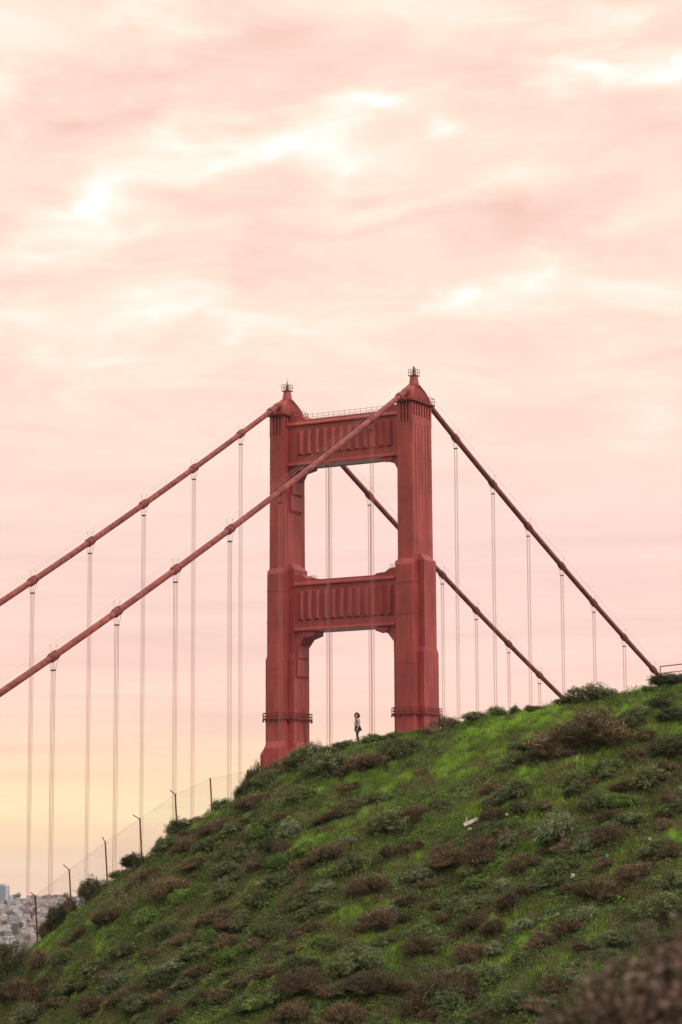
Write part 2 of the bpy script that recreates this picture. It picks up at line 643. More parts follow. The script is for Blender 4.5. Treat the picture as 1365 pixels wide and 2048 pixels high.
def build_tower():
    T = empty('bridge_tower', (X0, 0, 0))
    tag(T, 'red suspension bridge tower with two fluted legs and cross struts', 'bridge tower')
    for s in (-1, 1):
        yc = s * YL
        m = MB()
        # stepped shaft: each stage is broader than the one above
        m.frustum(0, yc, 194.0, 3.75, 1.6, 219.5, 3.68, 1.55)
        m.frustum(0, yc, 219.5, 3.42, 1.28, 223.7, 3.42, 1.28)
        m.frustum(0, yc, 193.75, 4.35, 1.72, 194.85, 3.76, 1.61)
        m.frustum(0, yc, 162.0, 4.42, 1.78, 193.75, 4.35, 1.72)
        m.frustum(0, yc, 161.6, 5.05, 1.98, 162.9, 4.43, 1.80)
        m.frustum(0, yc, 78, 5.2, 2.1, 161.6, 5.05, 1.98)
        m.frustum(0, yc, 0, 6.4, 2.7, 78, 5.9, 2.5)
        leg = m.build('leg', M['paint'], T, bevel=0.05)
        tag(leg, label='nearer right-hand leg of the tower' if s < 0 else 'farther left-hand leg of the tower')
        # pilasters on the side faces
        for k in (-1, 1):
            yo = yc + k * 3.0
            m = MB()
            y0, y1 = sorted((yc + k * 1.0, yo))
            m.box(-2.24, 2.24, y0, y1, 160, 194.6)
            yr = sorted((yc + k * 1.0, yc + k * 1.72))
            m.add([(-2.24, y0, 194.6), (2.24, y0, 194.6), (2.24, y1, 194.6), (-2.24, y1, 194.6), (-1.4, yr[0], 195.9), (1.4, yr[0], 195.9), (1.4, yr[1], 195.9), (-1.4, yr[1], 195.9)],
                  [(4, 5, 6, 7), (0, 1, 5, 4), (1, 2, 6, 5), (2, 3, 7, 6), (3, 0, 4, 7)])
            y0, y1 = sorted((yc + k * 1.0, yc + k * 3.06))
            m.box(-2.78, 2.78, y0, y1, 130, 178.0)
            m.frustum(0, (y0 + y1) / 2, 178.0, 2.78, (y1 - y0) / 2, 179.0, 2.26, (y1 - y0) / 2 - 0.08)
            m.box(-3.3, 3.3, *sorted((yc + k * 1.0, yc + k * 3.9)), 110, 160.6)
            m.frustum(0, yc + k * 2.45, 160.6, 3.3, 1.45, 162.8, 2.0, 0.75)
            m.build('pilaster', M['paint'], leg, bevel=0.04)
        # fluted head below the walkway
        for k in (-1, 1):
            f0, f1 = sorted((yc + k * 1.2, yc + k * 1.58))
            MB().box(-3.70, 3.70, f0, f1, 219.5, 221.0).build('head_band', M['paint'], leg)
            nr = 8
            for j in range(nr):
                xc = -3.45 + 6.9 * j / (nr - 1)
                hw_ = 0.27 if 0 < j < nr - 1 else 0.25
                MB().box(xc - hw_, xc + hw_, f0, f1, 221.0, 223.5).build('rib', M['paint'], leg)
        for xs in (-1, 1):
            x0, x1 = sorted((xs * 3.35, xs * 3.705))
            MB().box(x0, x1, yc - 1.2, yc + 1.2, 219.3, 219.75).build('head_band', M['paint'], leg)
            for yy in (-1.0, -0.34, 0.34, 1.0):
                MB().box(x0, x1, yc + yy - 0.19, yc + yy + 0.19, 219.75, 223.5).build('rib', M['paint'], leg)
        # plate joints: thin straps on the faces
        for z in (217.0, 213.4, 207.8, 202.5, 198.0):
            w_ = np.interp(z, [194, 219.5], [1.6, 1.55])
            l_ = np.interp(z, [194, 219.5], [3.75, 3.68])
            MB().box(-l_ - 0.03, l_ + 0.03, yc - w_ - 0.03, yc + w_ + 0.03, z, z + 0.12).build('plate_joint', M['paint'], leg)
        for z in (190.5, 184.8, 176.0, 171.5):
            MB().box(-4.43, 4.43, yc - 1.80, yc + 1.80, z, z + 0.12).build('plate_joint', M['paint'], leg)
        for k in (-1, 1):
            for xx in (-2.4, -1.2, 0.0, 1.2, 2.4):
                y0, y1 = sorted((yc + k * 1.5, yc + k * 1.625))
                MB().box(xx - 0.05, xx + 0.05, y0, y1, 196.2, 219.4).build('plate_seam', M['paint'], leg)
            for xx in (-1.1, 0.0, 1.1):
                y0, y1 = sorted((yc + k * 2.9, yc + k * 3.03))
                MB().box(xx - 0.05, xx + 0.05, y0, y1, 179.2, 194.4).build('plate_seam', M['paint'], leg)
                y0, y1 = sorted((yc + k * 2.9, yc + k * 3.09))
                MB().box(xx - 0.05, xx + 0.05, y0, y1, 162.6, 177.8).build('plate_seam', M['paint'], leg)
            for z in (191.2, 186.5, 182.0, 174.2, 170.3):
                lx = 2.27 if z > 178 else 2.81
                y0, y1 = sorted((yc + k * 2.5, yc + k * (3.025 if z > 178 else 3.085)))
                MB().box(-lx, lx, y0, y1, z, z + 0.1).build('plate_joint', M['paint'], leg)
        # walkway round the head
        MB().box(-4.15, 4.15, yc - 2.1, yc + 2.1, 223.5, 223.85).build('walkway', M['paint_dark'], leg)
        m = MB()
        for k in (-1, 1):
            for z in (224.35, 224.95):
                m.box(-1.9, 4.15, yc + k * 2.06 - 0.03, yc + k * 2.06 + 0.03, z - 0.03, z + 0.03)
            for xx in np.linspace(-1.9, 4.1, 7):
                m.box(xx - 0.035, xx + 0.035, yc + k * 2.06 - 0.035, yc + k * 2.06 + 0.035, 223.8, 225.0)
        for xx in (4.1, ):
            for z in (224.35, 224.95):
                m.box(xx - 0.03, xx + 0.03, yc - 2.06, yc + 2.06, z - 0.03, z + 0.03)
        m.build('railing', M['rail'], leg)
        # saddle housing: a hump with ribbed sides
        prof = [(223.85, 3.55, 1.62), (224.7, 3.2, 1.55), (225.4, 2.75, 1.42), (226.0, 2.2, 1.22), (226.5, 1.6, 1.02), (226.95, 0.98, 0.86), (227.15, 0.78, 0.78)]
        m = MB()
        m.loft([[(-a, yc - b, z), (a, yc - b, z), (a, yc + b, z), (-a, yc + b, z)] for z, a, b in prof])
        hs = m.build('saddle_housing', M['paint'], leg)
        for k in (-1, 1):
            for j in range(11):
                q = -0.92 + 1.84 * j / 10
                m = MB()
                m.tube([(q * a, yc + k * (b + 0.02), z) for z, a, b in prof], 0.055, 4)
                m.build('rib', M['paint_dark'], leg)
        # neck, lamp platform and finial
        m = MB()
        m.loft([[(math.cos(q) * r_, yc + math.sin(q) * r_, z) for q in [math.pi / 8 + i * math.pi / 4 for i in range(8)]] for z, r_ in ((226.9, 0.98), (227.1, 0.95), (228.7, 0.70), (228.75, 0.70))])
        m.build('neck', M['paint'], leg)
        MB().box(-0.95, 0.95, yc - 0.85, yc + 0.85, 226.98, 227.06).build('neck_ledge', M['paint_dark'], leg)
        MB().box(-0.78, 0.78, yc - 0.78, yc + 0.78, 228.75, 228.88).build('lamp_platform', M['paint_dark'], leg)
        m = MB()
        for q in (-0.74, 0.74):
            for z in (229.45, 230.0):
                m.box(q - 0.025, q + 0.025, yc - 0.76, yc + 0.76, z - 0.025, z + 0.025)
                m.box(-0.76, 0.76, yc + q - 0.025, yc + q + 0.025, z - 0.022, z + 0.022)
            for q2 in (-0.74, 0.0, 0.74):
                m.box(q - 0.03, q + 0.03, yc + q2 - 0.03, yc + q2 + 0.03, 228.85, 230.0)
                m.box(q2 - 0.03, q2 + 0.03, yc + q - 0.03, yc + q + 0.03, 228.85, 230.0)
        m.build('railing', M['rail'], leg)
        m = MB()
        if s < 0:
            m.tube([(0, yc, 228.85), (0, yc, 230.15)], 0.2, 8)
            m.tube([(-0.05, yc, 230.15), (-0.05, yc, 230.3), (-0.05, yc, 230.5), (-0.05, yc, 230.6)], [0.05, 0.16, 0.16, 0.05], 8)
            m.tube([(0.25, yc, 230.1), (0.28, yc, 230.65)], 0.035, 4)
        else:
            m.tube([(0, yc, 228.85), (0, yc, 229.8), (0, yc, 230.4), (0, yc, 230.7)], [0.19, 0.17, 0.1, 0.04], 8)
            m.tube([(0.05, yc, 230.6), (0.08, yc, 231.4)], 0.025, 4)
        m.build('finial', M['dark'], leg)
        # maintenance ring low on the leg
        ring = [(-4.42, 4.42, -1.78, 1.78), ]
        m = MB()
        zr_ = 166.9
        m.box(-4.85, 4.85, yc - 2.2, yc + 2.2, zr_, zr_ + 0.24)
        m.box(-3.15, 3.15, yc - 3.45, yc + 3.45, zr_ + 0.002, zr_ + 0.238)
        m.build('ring_walkway', M['rail_dark'], leg)
        m = MB()
        lx0, lx1, ly0, ly1 = 4.82, 3.12, 2.17, 3.42
        loop = [(-lx0, -ly0), (-lx1, -ly0), (-lx1, -ly1), (lx1, -ly1), (lx1, -ly0), (lx0, -ly0), (lx0, ly0), (lx1, ly0), (lx1, ly1), (-lx1, ly1), (-lx1, ly0), (-lx0, ly0)]
        for i in range(12):
            p, q = loop[i], loop[(i + 1) % 12]
            for z in (0.65, 1.2):
                m.tube([(p[0], yc + p[1], zr_ + z), (q[0], yc + q[1], zr_ + z)], 0.05, 4)
            L = math.dist(p, q)
            for j in range(max(1, int(L / 0.9))):
                t_ = j / max(1, int(L / 0.9))
                xx, yy = p[0] + (q[0] - p[0]) * t_, p[1] + (q[1] - p[1]) * t_
                m.box(xx - 0.045, xx + 0.045, yc + yy - 0.045, yc + yy + 0.045, zr_ + 0.1, zr_ + 1.25)
                m.box(xx - 0.09, xx + 0.09, yc + yy - 0.09, yc + yy + 0.09, zr_ - 0.42, zr_)
        m.build('ring_railing', M['rail_dark'], leg)
        if s > 0:
            m = MB()
            for q in (1.2, 1.7):
                m.tube([(q, yc - 3.35, 160.5), (q - 0.9, yc - 3.2, 169.0)], 0.05, 4)
            for j in range(22):
                z = 160.8 + j * 0.37
                dx = -0.9 * (z - 160.5) / 8.5
                m.box(1.2 + dx, 1.7 + dx, yc - 3.34 + 0.15 * (z - 160.5) / 8.5, yc - 3.28 + 0.15 * (z - 160.5) / 8.5, z, z + 0.05)
            m.build('ladder', M['rail'], leg)

    def strut(z0, z1, f0, f1, yi, which):
        D = 2.2
        y = yi
        S = MB().box(-D, D, -y, y, z0 + 0.3, z1).build('portal_strut', M['paint'], T)
        tag(S, label=which + ' cross strut between the tower legs')
        for sx in (-1, 1):
            # top cornice and bottom flange, with a sloped upper face
            for (za, zb, name) in ((z1 - 0.55, z1 + 0.05, 'cornice'), (z0 - 0.05, z0 + 0.55, 'flange')):
                pr = [(sx * D * 0.98, za), (sx * (D + 0.42), za), (sx * (D + 0.42), za + 0.22), (sx * D * 0.98, zb + 0.12)]
                m = MB()
                n = 4
                v = [(px_, -y, pz) for px_, pz in pr] + [(px_, y, pz) for px_, pz in pr]
                m.add(v, [(0, 1, 2, 3), (7, 6, 5, 4)] + [(j, (j + 1) % n, (j + 1) % n + n, j + n) for j in range(n)])
                m.build(name, M['paint'], S)
            # twelve pleats, each a wedge with a pointed foot
            for j in range(12):
                w = 20.6 / 12
                ya = -10.3 + w * j
                xs, xo = sx * D * 0.99, sx * (D + 0.52)
                m = MB()
                yr = ya + w * 0.28
                v = [(xs, ya, f0), (xs, ya + w * 0.96, f0), (xo, yr, f0 + 0.42), (xs, ya, f1), (xs, ya + w * 0.96, f1), (xo, yr, f1 - 0.22)]
                m.add(v, [(0, 1, 2), (3, 5, 4), (0, 2, 5, 3), (1, 4, 5, 2), (0, 3, 4, 1)])
                m.build('pleat', M['paint'], S)
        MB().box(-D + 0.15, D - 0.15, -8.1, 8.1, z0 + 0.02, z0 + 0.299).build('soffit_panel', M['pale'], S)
        # walkway parapet and rails on the top
        MB().box(-D + 0.1, D - 0.1, -y, y, z1 + 0.05, z1 + 0.45).build('parapet', M['paint'], S)
        return S

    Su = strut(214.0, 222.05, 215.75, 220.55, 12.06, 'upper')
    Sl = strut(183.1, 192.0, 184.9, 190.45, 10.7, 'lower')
    # broken gable ends against the legs
    for s in (-1, 1):
        MB().prism([(s * 12.04, 222.5), (s * 12.04, 223.55), (s * 9.4, 223.5), (s * 8.3, 222.5)], -1.9, 1.9).build('end_block', M['paint'], Su)
        MB().prism([(s * 10.6, 192.45), (s * 10.6, 193.6), (s * 9.2, 193.5), (s * 8.3, 192.9), (s * 6.6, 192.8), (s * 6.0, 192.45)], -1.9, 1.9).build('end_block', M['paint'], Sl)
        for k in range(3):
            MB().prism([(s * 12.04, 223.55), (s * 12.04, 224.2), (s * 11.3, 224.0), (s * 10.6, 223.55)], -1.5 + k * 1.2, -0.9 + k * 1.2).build('end_fin', M['paint'], Su)
        # corner brackets, stepped
        MB().prism([(s * 12.04, 214.1), (s * 12.04, 211.0), (s * 11.15, 211.5), (s * 10.35, 212.9), (s * 8.2, 213.4), (s * 8.2, 214.1)], -2.0, 2.0).build('bracket', M['paint'], Su)
        MB().prism([(s * 10.68, 183.2), (s * 10.68, 178.6), (s * 10.1, 180.2), (s * 8.9, 181.7), (s * 7.0, 182.3), (s * 7.0, 183.2)], -2.0, 2.0).build('bracket', M['paint'], Sl)
        MB().prism([(s * 10.30, 213.3), (s * 8.9, 213.0), (s * 7.6, 213.25), (s * 7.6, 213.8), (s * 10.3, 213.8)], -2.3, -1.6).build('bracket_step', M['paint'], Su)
        MB().prism([(s * 9.1, 182.2), (s * 7.8, 181.8), (s * 6.5, 182.3), (s * 6.5, 182.9), (s * 9.1, 182.9)], -2.3, -1.6).build('bracket_step', M['paint'], Sl)
        # stacked corbels on the inner faces below the brackets
        for (z0, z1, pr, hw_) in ((208.9, 211.2, 0.75, 1.75), (205.9, 209.0, 0.42, 1.95)):
            yi = 12.02
            m = MB()
            v = [(-hw_, s * (yi + 0.05), z0 - 0.7), (hw_, s * (yi + 0.05), z0 - 0.7), (hw_, s * (yi - pr), z0), (-hw_, s * (yi - pr), z0), (-hw_, s * (yi + 0.05), z1), (hw_, s * (yi + 0.05), z1), (hw_, s * (yi - pr), z1), (-hw_, s * (yi - pr), z1)]
            m.add(v, [(0, 3, 2, 1), (4, 5, 6, 7), (0, 1, 5, 4), (1, 2, 6, 5), (2, 3, 7, 6), (3, 0, 4, 7)])
            m.build('corbel', M['paint'], Su)
        for (z0, z1, pr, hw_) in ((178.2, 180.6, 0.65, 1.75), (174.9, 178.3, 0.40, 1.95)):
            yi = 10.6
            m = MB()
            v = [(-hw_, s * (yi + 0.1), z0 - 0.7), (hw_, s * (yi + 0.1), z0 - 0.7), (hw_, s * (yi - pr), z0), (-hw_, s * (yi - pr), z0), (-hw_, s * (yi + 0.1), z1), (hw_, s * (yi + 0.1), z1), (hw_, s * (yi - pr), z1), (-hw_, s * (yi - pr), z1)]
            m.add(v, [(0, 3, 2, 1), (4, 5, 6, 7), (0, 1, 5, 4), (1, 2, 6, 5), (2, 3, 7, 6), (3, 0, 4, 7)])
            m.build('corbel', M['paint'], Sl)
    # rails along the top of the upper strut
    m = MB()
    for sx in (-1, 1):
        for z in (222.95, 223.45):
            m.tube([(sx * 1.9, -9.2, z), (sx * 1.9, 9.2, z)], 0.03, 4)
        for yy in np.arange(-9.2, 9.3, 1.15):
            m.tube([(sx * 1.9, yy, 222.4), (sx * 1.9, yy, 223.5)], 0.04, 4)
            m.tube([(sx * 1.9, yy + 0.55, 222.4), (sx * 1.9, yy + 0.55, 222.75)], 0.06, 4)
    for yy in (9.3, 10.0, 10.7):
        m.tube([(-1.9, yy, 223.4), (-1.9, yy, 224.4)], 0.04, 4)
    m.tube([(-1.9, 9.2, 223.45), (-1.9, 9.9, 224.4), (-1.9, 11.8, 224.5)], 0.035, 4)
    m.build('strut_railing', M['rail'], Su)
    for yy in (8.0, -9.2):
        m = MB()
        zb = 192.4 if yy > 0 else 193.4
        for dx in (-0.5, 0.5):
            for dy in (-0.55, 0.55):
                m.tube([(dx, yy + dy, zb), (dx, yy + dy, zb + 1.0)], 0.035, 4)
        for z in (0.5, 1.0):
            m.tube([(-.5, yy - .55, zb + z), (.5, yy - .55, zb + z), (.5, yy + .55, zb + z), (-.5, yy + .55, zb + z), (-.5, yy - .55, zb + z)], 0.03, 4)
        m.build('hatch_rail', M['rail'], Sl)
    # the pier below, in the water
    m = MB()
    m.box(-14, 14, -26, 26, -8, 13)
    m.build('pier', M['concrete'], T)
    for z in (150.0, 116.0):
        pass
    MB().box(-2.2, 2.2, -11.5, 11.5, 146, 155).build('portal_strut', M['paint'], T)
    return T


TOWER = build_tower()

# ------------------------------------------------------------------ cables and suspenders
DN, DS, MN, MS, KC, SP = 15.402, 16.516, 0.57503, 0.45012, 3.497e-4, 15.24


def cz(x):
    return 227 - (MN * -x - KC * x * x) if x < 0 else 227 - (MS * x - KC * x * x)


def build_cable(s):
    y = s * 13.7
    which = 'nearer' if s < 0 else 'farther'
    root = empty('main_cable', (0, y, 0))
    tag(root, which + ' main cable of the bridge, rising to the ' + ('right-hand' if s < 0 else 'left-hand') + ' tower leg', 'cable', 'main cables of the suspension bridge')
    xs = list(np.arange(-340, -4, 4.0)) + [-4, -2.6, -1.2, 0, 1.2, 2.6, 4] + list(np.arange(8, 560, 6.0))
    m = MB()
    m.tube([(x, 0, cz(x) - (0.35 * math.exp(-(x / 2.0) ** 2))) for x in xs], 0.50, 14)
    cb = m.build('cable_tube', M['cable'], root, smooth=True)
    # hand lines
    for dy in (-0.55, 0.55):
        m = MB()
        m.tube([(x, dy, cz(x) + 1.55) for x in list(np.arange(-340, -5, 6.0)) + [-5]], 0.016, 3)
        m.tube([(x, dy, cz(x) + 1.55) for x in [5] + list(np.arange(8, 500, 8.0))], 0.016, 3)
        m.build('hand_line', M['steel'], root)
    # throat where the cable enters the saddle
    for sx in (-1, 1):
        for x0, x1, rr in ((sx * 2.3, sx * 5.0, 0.60), (sx * 4.7, sx * 5.5, 0.70), (sx * 2.9, sx * 3.3, 0.66)):
            MB().tube([(x0, 0, cz(x0)), (x1, 0, cz(x1))], rr, 14).build('cable_sleeve', M['cable'], root, smooth=False)
    band_me, post_me, spr_me, rope_me, clip_me = {}, {}, {}, {}, {}
    for side, d0, n in ((-1, DN, 21), (1, DS, 32)):
        for k in range(n):
            x = side * (d0 + SP * k)
            z = cz(x)
            sl = (cz(x + 0.5) - cz(x - 0.5))
            t = Vector((1, 0, sl)).normalized()
            nrm = Vector((-t.z, 0, t.x))
            m = MB()
            c = Vector((x, 0, z))
            m.tube([c - t * 0.95, c - t * 0.90, c + t * 0.90, c + t * 0.95], [0.56, 0.62, 0.62, 0.56], 14)
            for q in (-0.42, 0.42):
                m.tube([c + t * (q - 0.08), c + t * (q + 0.08)], 0.70, 12)
            for q in (-0.7, -0.25, 0.25, 0.7):
                for e in (1, -1):
                    w0 = c + t * q + nrm * e * 0.62
                    m.tube([w0 - nrm * e * 0.1, w0 + nrm * e * 0.13], 0.07, 5)
            bd = m.build('cable_band', M['cable'], root)
            m = MB()
            for dy in (-0.55, 0.55):
                m.tube([c + Vector((0, dy * 0.7, 0.5)), c + Vector((0, dy, 1.6))], 0.02, 4)
                m.tube([c + Vector((0, dy, 1.5)), c + Vector((0, dy, 1.66))], 0.05, 4)
            m.build('hand_line_post', M['dark'], root)
            # suspender: two ropes over the band, four falls
            sus = empty('suspender')
            sus.parent = root
            zb = 76.0
            tops = z - 1.95
            m = MB()
            for dx in (-0.16, 0.16):
                for dy in (-0.24, 0.24):
                    m.tube([(x + dx * 2.4, dy * 2.2, z - 0.15), (x + dx * 2.2, dy * 1.9, z - 0.7), (x + dx, dy, tops), (x + dx, dy, zb)], 0.031, 4)
            m.build('rope', M['rope'], sus)
            MB().box(x - 0.26, x + 0.26, -0.33, 0.33, tops - 0.08, tops + 0.08).build('spreader', M['dark'], sus)
            zc = zb + (tops - zb) * (0.36 + 0.03 * math.sin(k * 2.1 + s))
            if tops - zb > 60:
                MB().box(x - 0.26, x + 0.26, -0.32, 0.32, zc, zc + 0.12).build('spacer_clip', M['dark'], sus)
    return root


for s in (-1, 1):
    build_cable(s)

# roadway below the crest
dk = empty('bridge_deck')
tag(dk, 'bridge roadway deck hidden behind the green hill', 'bridge deck')
MB().box(-345, 720, -13.2, 13.2, 74.2, 75.0).build('roadway', M['asphalt'], dk)
for s in (-1, 1):
    MB().box(-345, 720, s * 13.7 - 0.45, s * 13.7 + 0.45, 74.6, 76.0).build('top_chord', M['paint'], dk)
    MB().box(-345, 720, s * 13.7 - 0.45, s * 13.7 + 0.45, 66.5, 67.5).build('bottom_chord', M['paint'], dk)
    m = MB()
    for k in range(70):
        x = -345 + k * 15.24
        m.tube([(x, s * 13.7, 67), (x + 7.62, s * 13.7, 75), (x + 15.24, s * 13.7, 67)], 0.3, 4)
    m.build('truss_web', M['paint'], dk)
#PART2
# ------------------------------------------------------------------ numpy meshes with a tint per vertex
def np_mesh(name, co, faces, tint, m):
    co, faces = np.asarray(co, np.float32), np.asarray(faces, np.int32)
    me = bpy.data.meshes.new(name)
    nf, k = faces.shape
    me.vertices.add(len(co))
    me.vertices.foreach_set('co', co.ravel())
    me.loops.add(nf * k)
    me.loops.foreach_set('vertex_index', faces.ravel())
    me.polygons.add(nf)
    me.polygons.foreach_set('loop_start', np.arange(0, nf * k, k, dtype=np.int32))
    me.polygons.foreach_set('loop_total', np.full(nf, k, np.int32))
    me.update(calc_edges=True)
    at_ = me.attributes.new('tint', 'FLOAT_COLOR', 'POINT')
    t4 = np.ones((len(co), 4), np.float32)
    t4[:, :3] = np.clip(tint, 0, 1)
    at_.data.foreach_set('color', t4.ravel())
    me.materials.append(m)
    return me


def unit(v):
    return v / np.maximum(np.linalg.norm(v, axis=-1, keepdims=True), 1e-9)


def leaves(cen, nrm, length, width, tint, rng):
    """one folded diamond per leaf, two triangles"""
    n = len(cen)
    d = unit(np.cross(nrm, rng.normal(size=(n, 3))))
    s = np.cross(nrm, d)
    L, Wd = length.reshape(-1, 1) * 0.5, width.reshape(-1, 1) * 0.5
    v = np.stack([cen - d * L, cen + s * Wd + nrm * Wd * 0.4, cen + d * L, cen - s * Wd + nrm * Wd * 0.4], 1).reshape(-1, 3)
    f = np.arange(4 * n).reshape(-1, 4)
    return v, f, np.repeat(tint, 4, axis=0)


def twigs(paths, rads, tints):
    """thin three-sided tapered tubes; all paths have the same number of points"""
    P = np.asarray(paths, float)
    n, k, _ = P.shape
    d = unit(np.gradient(P, axis=1))
    a = unit(np.cross(d, np.array([0.31, 0.2, 0.93])))
    b = np.cross(d, a)
    Rr = np.asarray(rads).reshape(n, k, 1)
    ring = np.stack([P + (a * math.cos(q) + b * math.sin(q)) * Rr for q in (0, 2.094, 4.189)], 2)
    v = ring.reshape(-1, 3)
    idx = np.arange(n * k * 3).reshape(n, k, 3)
    fs = []
    for j in range(3):
        j2 = (j + 1) % 3
        fs.append(np.stack([idx[:, :-1, j], idx[:, :-1, j2], idx[:, 1:, j2], idx[:, 1:, j]], -1).reshape(-1, 4))
    t = np.repeat(np.asarray(tints, float), k * 3, axis=0)
    return v, np.concatenate(fs), t


def shrub_paths(rng, wd, ht, nmain, nsub, spread=1.0):
    """stems that fan out from the root and split twice"""
    main, r1, sub, r2 = [], [], [], []
    for i in range(nmain):
        q = rng.uniform(0, 2 * math.pi)
        e = rng.uniform(0.05, 1.0) ** 0.6
        tip = np.array([math.cos(q) * wd / 2 * e, math.sin(q) * wd / 2 * e, ht * (1.0 - 0.55 * e * e) * rng.uniform(0.75, 1.1)])
        base = np.array([math.cos(q), math.sin(q), 0]) * wd * 0.06
        mid = base + (tip - base) * 0.5 + rng.normal(size=3) * wd * 0.06 + np.array([0, 0, ht * 0.08])
        ts = np.linspace(0, 1, 5)[:, None]
        p = (1 - ts) ** 2 * base + 2 * ts * (1 - ts) * mid + ts ** 2 * tip
        p += rng.normal(size=p.shape) * wd * 0.012
        main.append(p)
        r1.append(np.linspace(0.016, 0.005, 5) * (0.7 + 0.3 * wd))
        for j in range(nsub):
            t = rng.uniform(0.35, 1.0)
            o = base * (1 - t) ** 2 + 2 * t * (1 - t) * mid + t * t * tip
            dr = unit(tip - base) * 0.5 + unit(rng.normal(size=3)) * 0.75 * spread + np.array([0, 0, 0.35])
            L = rng.uniform(0.12, 0.30) * (0.5 + 0.3 * wd)
            e2 = o + unit(dr) * L
            md = (o + e2) / 2 + rng.normal(size=3) * L * 0.16
            sub.append(np.stack([o, md, e2]))
            r2.append(np.array([0.0075, 0.0055, 0.003]))
    return np.array(main), np.array(r1), np.array(sub), np.array(r2)


def lobes(rng, wd):
    """a shrub is a few mounds grown into each other"""
    out = [(rng.uniform(-.08, .08) * wd, rng.uniform(-.05, .05) * wd, rng.uniform(.62, .78), rng.uniform(.9, 1.05))]
    for k in range(rng.integers(2, 5)):
        q = rng.uniform(0, 2 * math.pi)
        out.append((math.cos(q) * .34 * wd, math.sin(q) * .27 * wd, rng.uniform(.3, .52), rng.uniform(.45, .85)))
    return out


